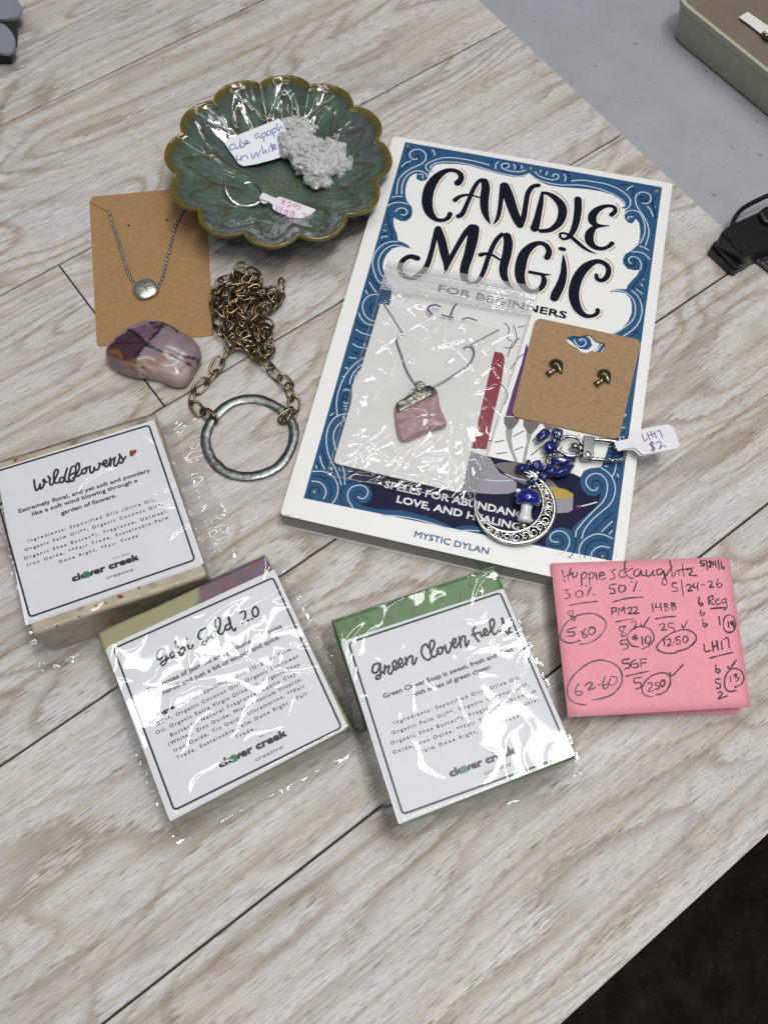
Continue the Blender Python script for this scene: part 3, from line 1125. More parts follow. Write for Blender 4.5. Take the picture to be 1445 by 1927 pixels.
M['scuff'] = simple('cover_scuff', (.36, .35, .33), .8)
sf = MB()
sf.press = .9
sf.strokes("537,968 545,971;548,969 551,971;531,962 534,966;560,975 566,976;1158,1040 1160,1050;1240,352 1246,354;622,880 624,884;640,730 641,732", (0, 0), 1, ZB + .05, .8)
sf.build('scuff_mark', M['scuff'], book, smooth=False, kind='stuff')

# ------------------------------------------------------------------ soaps
ZS = 28.0


def soap(name, label, corners, mat, over, lines, title_strokes, o, k, seed, film_ext, tw, extra=None, ztop=ZS):
    """corners: label TL TR BR BL px; over: how far the bar shows past the label (top,right,bottom,left) mm"""
    tl, tr, br, bl = vv(corners, ztop)
    c = (tl + tr + br + bl) / 4
    ex = ((tr - tl) + (br - bl)).normalized()
    ey = Vector((0, 0, 1)).cross(ex)
    wd = ((tr - tl).length + (br - bl).length) / 2
    ht = ((tl - bl).length + (tr - br).length) / 2
    th = thing(name, label, 'soap', (c.x, c.y, 0), 'clear wrapped soap bars with square paper labels')

    def L(u, v, zz):
        return Vector((c.x, c.y, 0)) + ex * u + ey * v + Vector((0, 0, zz))
    t, r, b, l = over
    x0, x1, y0, y1 = -wd / 2 - l, wd / 2 + r, -ht / 2 - b, ht / 2 + t
    # bar: slightly domed, uneven block
    mb = MB()
    nx, ny, nz = 14, 14, 5
    vs, fs, idx = [], [], {}

    def vert(i, j, kk):
        if (i, j, kk) in idx:
            return idx[(i, j, kk)]
        u = x0 + (x1 - x0) * i / nx
        v = y0 + (y1 - y0) * j / ny
        zz = .3 + (ztop - .9) * kk / nz
        p = L(u, v, zz)
        nn = noise.noise_vector(p * .05 + Vector((seed, 0, 0))) * .5
        if kk == nz:
            nn.z *= .4
        if kk == 0:
            nn.z = 0
        idx[(i, j, kk)] = len(vs)
        vs.append(p + nn)
        return idx[(i, j, kk)]
    for i in range(nx):
        for j in range(ny):
            fs.append([vert(i, j, nz), vert(i + 1, j, nz), vert(i + 1, j + 1, nz), vert(i, j + 1, nz)])
            fs.append([vert(i, j, 0), vert(i, j + 1, 0), vert(i + 1, j + 1, 0), vert(i + 1, j, 0)])
    for kk in range(nz):
        for i in range(nx):
            fs.append([vert(i, 0, kk), vert(i + 1, 0, kk), vert(i + 1, 0, kk + 1), vert(i, 0, kk + 1)])
            fs.append([vert(i + 1, ny, kk), vert(i, ny, kk), vert(i, ny, kk + 1), vert(i + 1, ny, kk + 1)])
        for j in range(ny):
            fs.append([vert(0, j + 1, kk), vert(0, j, kk), vert(0, j, kk + 1), vert(0, j + 1, kk + 1)])
            fs.append([vert(nx, j, kk), vert(nx, j + 1, kk), vert(nx, j + 1, kk + 1), vert(nx, j, kk + 1)])
    mb.add(vs, fs)
    mb.build('soap_bar', mat, th, angle=40, bevel=1.6, segs=3)
    # folded paper label: a top leaf and a lower leaf slightly askew
    lab = MB()
    for q in range(2):
        dz = -.12 - .35 * q
        sh = Vector((0, 0, 0)) if q == 0 else (-ex * 1.0 - ey * .5)
        V = [p + sh + Vector((0, 0, dz)) for p in (tl, bl, br, tr)]
        lab.poly([round_poly(V, .8, 3)], 0, .13)
    lb = lab.build('paper_label', M['white_paper'], th, smooth=False)
    pr = MB()
    if extra:
        extra(pr, ztop)
    zt = ztop + .05
    for (s, p0, p1, cap, off) in lines:
        q0 = (o[0] + p0[0] / k, o[1] + p0[1] / k)
        q1 = (o[0] + p1[0] / k, o[1] + p1[1] / k)
        text_into(pr, s, q0, q1, cap, zt, off, track=(off == I_))
    pr.build('label_text', M['label_ink'], lb, smooth=False)
    ts = MB()
    ts.strokes(title_strokes[0], title_strokes[1], 5, zt + .01, tw)
    ts.build('script_title', M['label_ink'], lb, smooth=False)
    # film
    rnd = random.Random(seed)
    fxl, fxr, fyb, fyt = film_ext
    NX, NY = 150, 150
    X0, X1, Y0, Y1 = x0 - fxl, x1 + fxr, y0 - fyb, y1 + fyt
    cre = []
    for _ in range(7):
        cx_, cy_ = rnd.uniform(x0, x1), rnd.uniform(y0, y1)
        if rnd.random() < .6:
            cx_ = rnd.choice((x0, x1)) + rnd.uniform(-2, 6) * (1 if cx_ == x0 else -1)
        an = rnd.uniform(0, 2 * math.pi)
        cre.append((cx_, cy_, math.cos(an), math.sin(an), rnd.uniform(8, 30), rnd.uniform(.3, .8), rnd.uniform(1.0, 2.4), rnd.uniform(-.03, .03)))
    vs, fs = [], []
    for j in range(NY + 1):
        for i in range(NX + 1):
            u = X0 + (X1 - X0) * i / NX
            v = Y0 + (Y1 - Y0) * j / NY
            ang_ = math.atan2(v, u)
            wob = 1 + .45 * noise.noise(Vector((math.cos(ang_) * 2.2, math.sin(ang_) * 2.2, seed * 7)))
            if u > x1:
                u = x1 + (u - x1) * wob
            elif u < x0:
                u = x0 + (u - x0) * wob
            if v > y1:
                v = y1 + (v - y1) * wob
            elif v < y0:
                v = y0 + (v - y0) * wob
            du = max(x0 - u, 0, u - x1)
            dv = max(y0 - v, 0, v - y1)
            d = math.hypot(du, dv)
            zz = ztop + .5
            wr = noise.noise(Vector((u * .045, v * .045, seed * 2.0))) * .85 + noise.noise(Vector((u * .09, v * .09, seed))) * .08
            rd = 1 - abs(noise.noise(Vector((u * .07 + v * .03, v * .06 - u * .04, seed * 5.0))))
            wr += (rd ** 10) * .18
            for (a, b2, ca, sa, ln_, am_, w_, cv_) in cre:
                ss = (u - a) * ca + (v - b2) * sa
                tt = -(u - a) * sa + (v - b2) * ca - cv_ * ss * ss
                if -ln_ < ss < ln_ and abs(tt) < w_ * 3:
                    wr += am_ * (1 - abs(ss) / ln_) * math.exp(-(tt / w_) ** 2)
            wr = max(wr, -.25)
            if d <= 0:
                zz += wr * .62 + .1
            else:
                tq = min(1, d / 5.5)
                fall = (ztop - 1.2) * (1 - (1 - tq) ** 2.0)
                fol = noise.noise(Vector((u * .10, v * .10, seed * 3))) * 2.0 + noise.noise(Vector((u * .25, v * .25, seed))) * .5
                zz += wr * .5 - fall
                zz += fol * min(1, d / 4)
                lo = .9 + .7 * noise.noise(Vector((u * .09, v * .09, 1)))
                zz = lo + math.log(1 + math.exp(min(30, (zz - lo) / 1.0))) * 1.0 - .3
            vs.append(L(u, v, zz))
    for j in range(NY):
        for i in range(NX):
            a = j * (NX + 1) + i
            fs.append([a, a + 1, a + NX + 2, a + NX + 1])
    mb = MB()
    mb.add(vs, fs)
    fo = mb.build('clear_wrap', M['film'], th)
    return th, lb, L


def border(corn, o, k, width=3.3, r=1.6):
    def f(pr, zt):
        V = vv([(o[0] + a / k, o[1] + b / k) for a, b in corn], zt + .05)
        V = round_poly(V, r, 4)
        W = width * .125 * 1.0
        n = len(V)
        c = sum(V, Vector()) / n
        out, inn = [], []
        for i in range(n):
            d = (V[(i + 1) % n] - V[i - 1]).normalized()
            s = Vector((0, 0, 1)).cross(d)
            if s.dot(c - V[i]) < 0:
                s = -s
            out.append(V[i] - s * W)
            inn.append(V[i] + s * W)
        pr.add(out + inn, [[i, (i + 1) % n, (i + 1) % n + n, i + n] for i in range(n)])
    return f


B_, I_ = .5, .32
ow, kw = (0, 770), 3.44
wild_lines = [("Extremely floral, and yet soft and powdery", (125, 672), (975, 404), 8.2, B_), ("like a soft wind blowing through a", (213, 690), (893, 470), 8.2, B_),
              ("garden of flowers.", (400, 684), (755, 568), 8.2, B_), ("Ingredients: Saponified Oils (Olive Oil,", (185, 862), (1008, 592), 6.2, I_),
              ("Organic Palm Oil**, Organic Coconut Oil*,", (165, 920), (1055, 624), 6.2, I_), ("Organic Shea Butter*), Fragrance, Oatmeal,", (160, 975), (1088, 667), 6.2, I_),
              ("Iron Oxide. **Fair Trade, Sustainable-Palm", (180, 1018), (1092, 710), 6.2, I_), ("Done Right, *Fair Trade", (388, 997), (895, 827), 6.2, I_),
              ("EST 2024", (735, 972), (845, 936), 3, 0)]
wild_title = "75,365 80,420 95,465 120,440 130,400 135,450 160,425 175,375 165,360 160,378 195,385;205,330 215,345;225,345 222,400 245,410 270,360 300,290 285,265 262,300 262,370 280,395 310,385;350,340 320,350 318,385 345,385 360,345;385,255 365,330 370,375 395,385;450,235 425,250 405,320 400,385 415,365;410,380 450,370 440,345 460,340 455,300 415,320;470,320 500,250 490,205 468,240 468,310 490,330 520,300;555,255 525,275 530,305 555,300 570,270 555,255 590,245;600,235 600,280 615,300 635,280 640,240 645,265 670,270 690,230 685,205 700,215 720,210;720,225 755,205 755,180 730,190 735,225 755,240 785,205;790,160 785,205 790,235 800,185 830,160 835,150 825,215 845,235 865,200;862,207 880,150 872,120 892,150 912,180 898,205 866,200 895,203 935,148"
wildS = soap('wrapped_soap', 'cream soap bar with red petal flecks whose label says Wildflowers', [(-3, 882), (290, 790), (384, 1060), (52, 1173)], M['soap_cream'], (3.5, .5, 5.5, .5),
             wild_lines, (wild_title, (50, 830)), ow, kw, 3, (9, 15, 9, 7), 3.7, border([(-62, 415), (195, 1345), (1262, 975), (965, 103)], ow, kw))
og, kg = (180, 1030), 2.89
gobi_lines = [("Top notes of jasmine and gardenia with hints", (285, 792), (1015, 437), 9, B_), ("of neroli and just a bit of woods and spice.", (325, 824), (1005, 495), 9, B_),
              ("Ingredients:", (340, 918), (552, 815), 7, 1.1), ("Saponified Oils (Organic Palm", (572, 805), (1065, 560), 6.8, I_),
              ("Oil**, Organic Coconut Oil*, Organic Sunflower", (332, 972), (1105, 597), 6.8, I_), ("Oil, Organic Extra Virgin Olive Oil, Organic Shea", (333, 1018), (1110, 642), 6.8, I_),
              ("Butter*), Natural Fragrance, Kaolin Clay", (412, 1030), (1090, 695), 6.8, I_), ("(White), Zinc Oxide, Mica, Titanium Dioxide,", (400, 1080), (1125, 722), 6.8, I_),
              ("Iron Oxide, Tin Oxide, Ultramarine. **Fair", (430, 1114), (1140, 760), 6.8, I_), ("Trade, Sustainable-Palm Done Right. *Fair", (445, 1155), (1155, 800), 6.8, I_),
              ("Trade.", (765, 1042), (870, 990), 6.8, I_), ("EST 2024", (895, 1035), (988, 992), 3.2, 0)]
gobi_title = "235,500 190,530 180,590 210,605 235,570 245,500 260,560 270,620 235,660 215,645 240,620 290,590;325,530 305,560 320,590 345,565 335,530 360,540;380,500 355,430 360,480 385,560 405,570 440,520 425,490 395,520 395,560;470,470 480,500 505,500 515,470;455,405 460,415;640,310 580,340 570,400 610,410 635,350 650,320 650,400 640,460 610,468 610,440 660,410 690,370;715,335 690,370 700,400 730,390 730,345 750,350;760,340 775,270 765,215 735,230 735,290 755,350 790,365 820,320;855,270 825,290 825,320 860,320 870,260 845,190 870,280 905,335 920,310;965,165 990,145 1010,165 1005,220 985,265 1010,250 1045,235;1072,222;1095,110 1075,150 1090,200 1125,190 1130,140 1105,108 1090,115"
gobiS = soap('wrapped_soap', 'olive and purple swirled soap bar whose label says gobi gold 2.0', [(202, 1217), (516, 1071), (654, 1367), (324, 1541)], M['soap_swirl'], (8.0, .3, .4, 1.2),
             gobi_lines, (gobi_title, (260, 1120)), og, kg, 11, (7, 9, 7, 5), 3.9, border([(100, 550), (428, 1430), (1337, 980), (965, 165)], og, kg))
on, kn = (640, 1060), 3.0745
green_lines = [("Green Clover Soap is sweet, fresh and clean", (255, 782), (1003, 508), 8.8, B_), ("with notes of green clover.", (422, 774), (880, 606), 8.8, B_),
               ("Ingredients: Saponified Oils (Olive Oil,", (315, 932), (1045, 668), 6.6, I_), ("Organic Palm Oil**, Organic Coconut Oil*,", (302, 992), (1095, 708), 6.6, I_),
               ("Organic Shea Butter*), Fragrance, Chromium", (295, 1052), (1135, 745), 6.6, I_), ("Oxide, Iron Oxide. **Fair Trade, Sustainable-", (308, 1105), (1150, 795), 6.6, I_),
               ("Palm Done Right, *Fair Trade", (470, 1100), (1035, 890), 6.6, I_), ("EST 2024", (880, 1100), (975, 1066), 3.2, 0)]
green_title = "160,540 115,560 105,620 140,630 165,590 175,540 180,620 175,675 145,690 140,665 175,645 215,610;220,560 215,640;218,600 245,570 265,570 250,620 275,640 300,600;300,590 330,560 320,515 295,540 305,590 325,600 355,570;355,560 385,530 370,495 350,520 360,565 380,578 410,540;415,485 425,555;425,530 450,480 480,475 480,530 495,550 520,490;625,390 610,360 575,385 565,440 590,490 630,510 660,480;650,450 685,370 675,325 645,345 645,420 670,480 700,470 725,430;745,390 715,410 720,450 750,450 765,415 750,390 785,400;785,370 800,430 820,440 850,360 840,345;850,370 880,350 885,310 860,320 865,375 885,395 915,350;920,290 935,390;930,340 950,290 975,290 975,350 990,385 1008,330;1070,200 1050,230 1070,290 1105,335;1040,275 1110,250;1120,250 1130,290 1150,270;1150,260 1180,240 1165,215 1150,235 1160,275 1190,270 1220,220;1225,230 1250,170 1235,125 1208,150 1220,220 1250,270 1285,240;1330,190 1295,220 1300,240 1330,225 1345,180 1320,110 1345,220 1380,265;1380,210 1400,190 1385,240 1410,250"
greenS = soap('wrapped_soap', 'green soap bar whose label says green Clover', [(645, 1206), (947, 1107), (1082, 1419), (754, 1547)], M['soap_green'], (10.5, .3, 1.0, .8),
              green_lines, (green_title, (680, 1140)), on, kn, 23, (6, 8, 6, 6), 4.1, border([(50, 460), (362, 1452), (1327, 1105), (925, 170)], on, kn))


def logo(lb, p0, p1, cap, c0, c1, zt):
    pr = MB()
    text_into(pr, "clover creek", p0, p1, cap, zt + .07, 2.3)
    text_into(pr, "creative", c0, c1, cap * .55, zt + .07, 0, .35)
    pr.build('logo_lettering', M['label_ink'], lb, smooth=False)
    pr = MB()
    t = .205
    cx_, cy_ = p0[0] + (p1[0] - p0[0]) * t, p0[1] + (p1[1] - p0[1]) * t - cap * .38
    r = cap * .55
    a0 = math.atan2(p1[1] - p0[1], p1[0] - p0[0])
    for q in range(4):
        a = a0 + math.pi / 4 + q * math.pi / 2
        heart = [(0, 0), (.35, .55), (.95, .62), (1.15, .25), (1.0, 0), (1.15, -.25), (.95, -.62), (.35, -.55)]
        pts = [(cx_ + r * (x * math.cos(a) - y * math.sin(a)) * .95, cy_ + r * (x * math.sin(a) + y * math.cos(a)) * .95) for x, y in heart]
        pr.poly([pts], zt + .11 + q * .004, m=0)
        pr.ribbon([(cx_, cy_), (cx_ + math.cos(a) * r * .8, cy_ + math.sin(a) * r * .8)], zt + .14, .7, m=1)
    pr.build('clover_emblem', [M['leafgreen'], M['leafdark']], lb, smooth=False)


def px_(o, k, x, y):
    return (o[0] + x / k, o[1] + y / k)


logo(wildS[1], px_(ow, kw, 475, 1115), px_(ow, kw, 900, 972), 12, px_(ow, kw, 690, 1102), px_(ow, kw, 865, 1045), ZS)
logo(gobiS[1], px_(og, kg, 678, 1198), px_(og, kg, 1040, 1022), 13, px_(og, kg, 870, 1165), px_(og, kg, 1020, 1092), ZS)
logo(greenS[1], px_(on, kn, 640, 1235), px_(on, kn, 1015, 1097), 13, px_(on, kn, 835, 1227), px_(on, kn, 990, 1168), ZS)

# red petal flecks in the cream soap
for (x, y, r, zz) in [(95, 1142 - 18, 1.0, 27), (250, 1098, 1.1, 27.3), (227, 1123, 1.5, 27.2), (183, 1141, 1.2, 27.2), (200, 1135, .8, 27.2), (262, 1106, .7, 27.3), (150, 1160, .9, 27), (108, 1178, .8, 26.8), (30, 866, 1.0, 27.5), (105, 855, .7, 27.5), (285, 1116, .9, 25), (210, 1170, 1.0, 15), (140, 1187, .8, 16)]:
    mb = MB()
    mb.ball(at(x, y, zz), (r, r * .6, .45), 2, Matrix.Rotation(random.uniform(0, 3), 3, 'Z'), .5)
    mb.build('petal_fleck', M['petal'], wildS[0])
mb = MB()
for dx, dy, r in ((0, 0, 1.2), (-.3, -1.2, .8), (.9, .7, .8), (-.7, .5, .6)):
    q = at(250, 851, ZS + .5)
    mb.ball(q + Vector((dx, dy, 0)), (r, r * .8, .35), 2, None, .6)
mb.build('petal_crumb', M['petal'], wildS[0], label='dark red dried petal stuck on the label after the title')

# ------------------------------------------------------------------ pink sticky notes
zt_ = [(1036, 1060, 15.6), (1371, 1048, 13.0), (1412, 1330, 13.0), (1068, 1350, 16.5)]
nA = at(*zt_[0][:2], 16.0)
nB = at(*zt_[1][:2], 13.0)
nD = at(*zt_[3][:2], 14.5)
npl = plane3(nA, nB, nD)
notes = thing('sticky_notes', 'two pink sticky notes with handwritten sums, lying over the bottom corner of the book', 'sticky note', ((nA + nB) / 2 - Vector((0, 30, 16))))
V = [at(a, b, npl) for a, b, _ in zt_]
mb = MB()
# top sheet, gently curled at the free edge
N_ = 14
vs, fs = [], []
for j in range(N_ + 1):
    for i in range(N_ + 1):
        s, t = i / N_, j / N_
        q = V[0] * (1 - s) * (1 - t) + V[1] * s * (1 - t) + V[2] * s * t + V[3] * (1 - s) * t
        vs.append(q)
for j in range(N_):
    for i in range(N_):
        a = j * (N_ + 1) + i
        fs.append([a, a + N_ + 1, a + N_ + 2, a + 1])
mb.add(vs, fs)
ts = mb.build('top_sheet', M['pink'], notes)
md = ts.modifiers.new('thickness', 'SOLIDIFY')
md.thickness = .25 * U
md.offset = -1
low = [V[0] - Vector((0, 0, .8)), V[1] - Vector((0, 0, .8)), at(1404, 1338, 1.2), at(1066, 1347, 1.0)]
low[2] = Vector((V[2].x - 1, V[2].y - 1, 1.2))
mb = MB()
vs, fs = [], []
for j in range(N_ + 1):
    for i in range(N_ + 1):
        s, t = i / N_, j / N_
        q = low[0] * (1 - s) * (1 - t) + low[1] * s * (1 - t) + low[2] * s * t + low[3] * (1 - s) * t
        q.z = max(q.z, (14.8 if t < .12 and s < .4 else 1)) if t < .12 else q.z + math.sin(t * math.pi) * 1.0
        vs.append(q)
for j in range(N_):
    for i in range(N_):
        a = j * (N_ + 1) + i
        fs.append([a, a + N_ + 1, a + N_ + 2, a + 1])
mb.add(vs, fs)
mb.build('lower_sheet', M['pink'], notes)
hw = MB()
hw.press = .38
kp = 3.5244
H = "130,150 140,190 148,230;140,198 170,185 205,172;190,138 180,175 172,205 178,222;200,165 205,200 225,190 232,165;258,178 262,255;258,185 280,165 295,180 282,205 262,205;310,175 315,245;310,182 330,165 345,180 332,205 315,205;355,168 362,212;350,130;375,190 410,182 400,165 380,175 378,205 400,212 418,203;485,145 460,158 475,180 480,203 450,212;560,140 520,155 508,182 530,200 560,188;545,160 548,100 555,88 545,110 550,165 575,198 600,205;545,170 575,150 600,140;640,142 610,158 612,190 640,185 655,150 660,185 680,185;690,150 690,185 710,190 730,165 735,150 735,185 748,183;790,142 760,152 765,180 790,175 800,150 815,200 825,240 803,248 795,220 825,180 860,125;845,90 855,140 865,195 885,160 903,155 905,188;930,110 930,150 940,190;900,152 1000,135;960,150 985,140 988,165 970,180 1000,188 1025,188"
H += ";1075,88 1050,92 1048,105 1070,108 1070,122 1050,122;1085,85 1095,150;1100,100 1115,92 1118,108 1105,130 1125,128;1135,95 1130,115 1150,112;1148,92 1152,135;1165,85 1172,150;1185,98 1188,135 1205,145 1205,128 1190,130"
H += ";140,285 170,280 155,300 180,310 175,335 150,340;240,285 220,308 238,332 265,322 265,295 240,285;288,255;325,262 310,290 300,318;340,312;175,387 260,370 365,357;490,243 450,250 447,275 475,275 478,303 450,305;515,252 505,282 525,298 550,280 545,255 510,250;590,228;625,230 605,290;645,288;470,362 560,338 663,330;890,235 862,240 865,262 890,268 895,290 862,290;920,215 935,322;955,255 975,245 985,262 965,290 995,285;1005,240 1000,265 1030,262;1028,235 1030,285;1052,250 1080,248;1095,232 1115,222 1125,240 1108,265 1135,262;1165,210 1155,245 1170,268 1190,250 1175,238 1158,250"
H += ";205,420 175,425 180,450 215,465 210,485 190,470 200,440 207,420;250,618 180,635 125,610 120,570 160,500 240,450 340,440 410,480 420,530 380,590 320,630 252,643;225,530 175,545 170,565 205,560 212,583 165,590;255,560;285,540 265,575 280,600 300,580 275,575;320,530 305,558 325,580 350,560 345,535 318,530;460,400 462,445;458,405 485,400 490,420 465,428;505,445 508,400 525,425 540,395 548,440;565,405 585,398 590,415 570,440 600,437;605,400 625,395 628,412 608,440 640,435;490,495 550,482 610,475;550,520 515,530 512,550 550,570 545,590 525,583 535,550 552,520;585,500 612,492 622,498 612,540;650,505 665,525 710,462;565,612 520,620 525,643 555,640 568,665 540,680;640,660 590,650 562,600 590,550 650,525 715,545 740,600 710,650 660,675;630,585 605,590 610,598 632,600 600,612;612,575 620,615;595,598 635,603;600,592 628,608;660,595 665,645;692,590 680,618 700,640 718,615 710,590 690,590"
H += ";728,375 735,428;755,372 752,400 785,392;782,370 790,422;810,375 815,420 835,408 825,395 812,395 830,380 810,372;855,370 862,415 885,405 875,388 858,390 880,375 855,368;750,475 820,462 880,458;775,515 800,505 808,525 790,550 825,545;870,500 835,508 840,530 868,535 875,560 850,570;925,515 935,535 963,485;885,700 820,702 765,680 762,650 810,600 880,560 950,545 1010,575 1015,620 960,670 890,690;805,605 810,650;825,615 845,605 850,625 830,655 858,645;872,628;910,592 885,600 888,615 910,615 912,640 890,640;942,590 930,613 945,635 965,610 957,590 938,592;1040,330 1035,370 1050,388 1062,372 1038,370;1050,415 1045,440 1060,455 1075,435 1045,435;1062,475 1065,510 1075,528 1092,510 1068,505;1100,335 1105,378;1098,335 1125,320 1130,345 1105,355 1135,380;1145,360 1170,350 1160,340 1145,360 1155,380 1180,370;1215,340 1190,350 1195,370 1215,360 1215,340 1222,395 1205,415;1115,408 1165,402 1222,400;1170,460 1178,515;1235,445 1205,470 1200,530 1225,562 1265,555 1280,510 1265,460 1230,447;1230,490 1235,530;1260,488 1245,500 1258,512 1262,487 1268,530"
H += ";1070,640 1080,690 1110,685;1125,625 1132,690;1128,660 1160,652;1155,620 1165,680;1185,620 1192,675;1200,612 1228,600 1238,665;1110,735 1185,715 1260,697;1150,775 1150,820 1165,832 1178,815 1155,805;1230,790 1240,808 1285,745;1175,872 1148,878 1150,900 1175,905 1178,930 1155,935;1165,965 1185,958 1190,975 1165,1005 1225,985;1280,950 1235,955 1208,920 1215,850 1260,805 1310,815 1335,860 1320,905 1275,928;1245,855 1250,895;1265,850 1290,840 1278,862 1305,865 1285,890;575,740 535,748 535,770 572,770 580,795 545,805;620,745 590,765 595,795 630,795 632,770 605,775;650,740 655,795;650,742 690,740;652,768 685,765;555,855 640,835 708,822;655,862 610,870 612,900 645,895 655,925 620,940;735,992 680,980 660,940 690,880 750,840 820,835 850,880 830,940 790,970 755,978;700,905 720,895 725,920 700,955 735,950;745,942;770,895 750,900 752,915 770,918 770,938 752,940;797,880 780,905 795,925 812,900 805,880 793,882;845,830 860,852 935,775;290,1045 210,1030 168,980 180,890 260,800 360,750 460,765 520,820 525,900 470,970 400,1000 325,1013;240,905 220,940 225,975 250,980 265,960 230,955;285,915 315,895 330,910 305,945 350,930;378,912;415,860 400,905 410,940 435,925 440,905 408,915;452,870 440,900 465,915 490,895 490,860 455,857"
hw.strokes(H, (1020, 1030), kp, lifted(npl, .12), 2.25)
hw.build('handwriting', M['pen'], notes, smooth=False)

# ------------------------------------------------------------------ kraft necklace card, necklace, stone
zc = .5
card = MB()
cV = [at(168.7, 381, zc), at(174, 370, zc), at(385, 350, zc), at(403, 631, zc), at(183, 652, zc)]
cV = [cV[0], cV[1], cV[2]] + round_poly(cV, 2.0, 4)[15:25]
holes = []
for hx, hy in ((242.8, 424.5), (314.6, 414)):
    q = at(hx, hy, zc)
    holes.append([q + Vector((math.cos(a) * .75, math.sin(a) * .75, 0)) for a in [i * math.pi / 5 for i in range(10)]])
card.poly([cV] + holes, 0, .45)
pm_ = MB()
for hx, hy in ((242.8, 424.5), (314.6, 414)):
    q = at(hx, hy, zc)
    pm_.poly([[q + Vector((math.cos(a) * .8, math.sin(a) * .8, .03)) for a in [i * math.pi / 5 for i in range(10)]]], 0)
kc = card.build('necklace_card', M['kraft'], None, smooth=False)
for k_ in (0, 1):
    q_ = MB()
    q_.add(pm_.v[k_ * 10:k_ * 10 + 10], [[i for i in range(10)]])
    q_.build('punch_hole_shade', M['black_ink'], kc, smooth=False)  # dark disc over each hole, painting in the shade inside it
tag(kc, 'brown kraft card with the sand dollar necklace, partly under the green dish', 'card')


def curve_pts(s, o, k, zf, n=8, closed=False):
    pts = P(s, o, k)
    q = []
    for i, pt in enumerate(pts):
        q.append(tuple(at(pt[0], pt[1], zf if not isinstance(zf, (list, tuple)) or (isinstance(zf, tuple) and isinstance(zf[0], Vector)) else zf[i])))
    return [Vector(v) for v in cr_spline(q, n, closed)]


def resample(pts, step):
    out = [pts[0]]
    acc = 0
    for a, b in zip(pts[:-1], pts[1:]):
        l = (b - a).length
        while acc + l >= step:
            t = (step - acc) / l
            a = a.lerp(b, t)
            out.append(a.copy())
            l = (b - a).length
            acc = 0
        acc += l
    return out


def link_mesh(L_, Wd, r, seg=7, n=6):
    mb = MB()
    R_ = Wd / 2
    hl = L_ / 2 - R_
    pts = []
    for k in range(n + 1):
        a = -math.pi / 2 + math.pi * k / n
        pts.append(Vector((hl + R_ * math.cos(a), R_ * math.sin(a), 0)))
    for k in range(n + 1):
        a = math.pi / 2 + math.pi * k / n
        pts.append(Vector((-hl + R_ * math.cos(a), R_ * math.sin(a), 0)))
    # oval sides
    for q in pts:
        q.y *= 1.0 + .12 * math.cos(q.x / hl * 1.2) if hl > 0 else 1
    mb.tube(pts, r, seg, True)
    return mb


zk = .9
nk = thing('sand_dollar_necklace', 'silver sand dollar bead on a fine cable chain across the kraft card', 'necklace', at(274, 540, .5))
o2 = (150, 350)
ch = MB()
for s in ("182,155 190,200 215,270 240,345 265,430 290,510 318,570 332,600", "640,130 620,165 590,215 570,280 548,370 525,450 505,540 478,600"):
    pts = resample(curve_pts(s, o2, 3.211, zk + .1), 1.25)
    for i in range(len(pts) - 1):
        c = (pts[i] + pts[i + 1]) / 2
        d = (pts[i + 1] - pts[i]).normalized()
        lm = link_mesh(2.1, 1.45, .34, 5, 3)
        ang = math.radians(35 if i % 2 else -35)
        side = Vector((0, 0, 1)).cross(d)
        rot = Matrix.Rotation(ang, 3, d)
        B = Matrix((d, rot @ side, rot @ Vector((0, 0, 1)))).transposed()
        ch.add([c + B @ v for v in lm.v], lm.f)
ch.build('cable_chain', M['necklace'], nk, kind='stuff')
th_ = MB()
th_.tube(curve_pts("60,92 120,128 182,160", o2, 3.211, .75), .16, 6)
th_.build('chain_end', M['necklace'], nk)
pc = at(150 + 399 / 3.211, 350 + 620 / 3.211, 2.2)
mb = MB()
R_, n_ = 6.7, 40
vs, fs = [], []
prof = [(0, 1.75), (.3, 1.72), (.6, 1.55), (.85, 1.15), (.96, .65), (1.0, .1), (.95, -.5), (0, -.8)]
for (r, zz) in prof:
    for k in range(n_):
        a = 2 * math.pi * k / n_
        sq = 1 + .035 * math.cos(4 * a + .6)
        vs.append(pc + Vector((math.cos(a) * r * R_ * sq, math.sin(a) * r * R_ * sq * .98, zz - .4)))
for j in range(len(prof) - 1):
    for k in range(n_):
        fs.append([j * n_ + k, (j + 1) * n_ + k, (j + 1) * n_ + (k + 1) % n_, j * n_ + (k + 1) % n_])
mb.add(vs, fs)
mb.build('sand_dollar', M['pewter'], nk, angle=60)
mb = MB()
for k in range(5):
    a = 1.5 + k * 2 * math.pi / 5
    for s in (-1, 1):
        b = a + s * .22
        pts = [pc + Vector((math.cos(a) * .3, math.sin(a) * .3, 1.35)), pc + Vector((math.cos(b) * 1.6, math.sin(b) * 1.7, 1.32)), pc + Vector((math.cos(a + s * .1) * 3.0, math.sin(a + s * .1) * 3.4, 1.2))]
        mb.tube(pts, [.15, .22, .12], 5, m=1 if s > 0 else 0)
    a += .6
    pts = [pc + Vector((math.cos(a) * 3.2, math.sin(a) * 3.6, .95)), pc + Vector((math.cos(a) * 4.6, math.sin(a) * 5.0, .6))]
    mb.tube(pts, [.26, .2], 5, m=1)
mb.build('petal_engraving', [M['pewter'], M['black_ink']], nk)
mb = MB()
for s in ("325,590 345,612", "462,598 486,604"):
    p_ = [at(q[0], q[1], 1.8) for q in P(s, o2, 3.211)]
    c = (p_[0] + p_[1]) / 2
    mb.tube([c + Vector((math.cos(a) * 1.1, math.sin(a) * 1.1, .2 * math.sin(a))) for a in [i * math.pi / 8 for i in range(16)]], .28, 6, True)
mb.build('jump_ring', M['necklace'], nk)

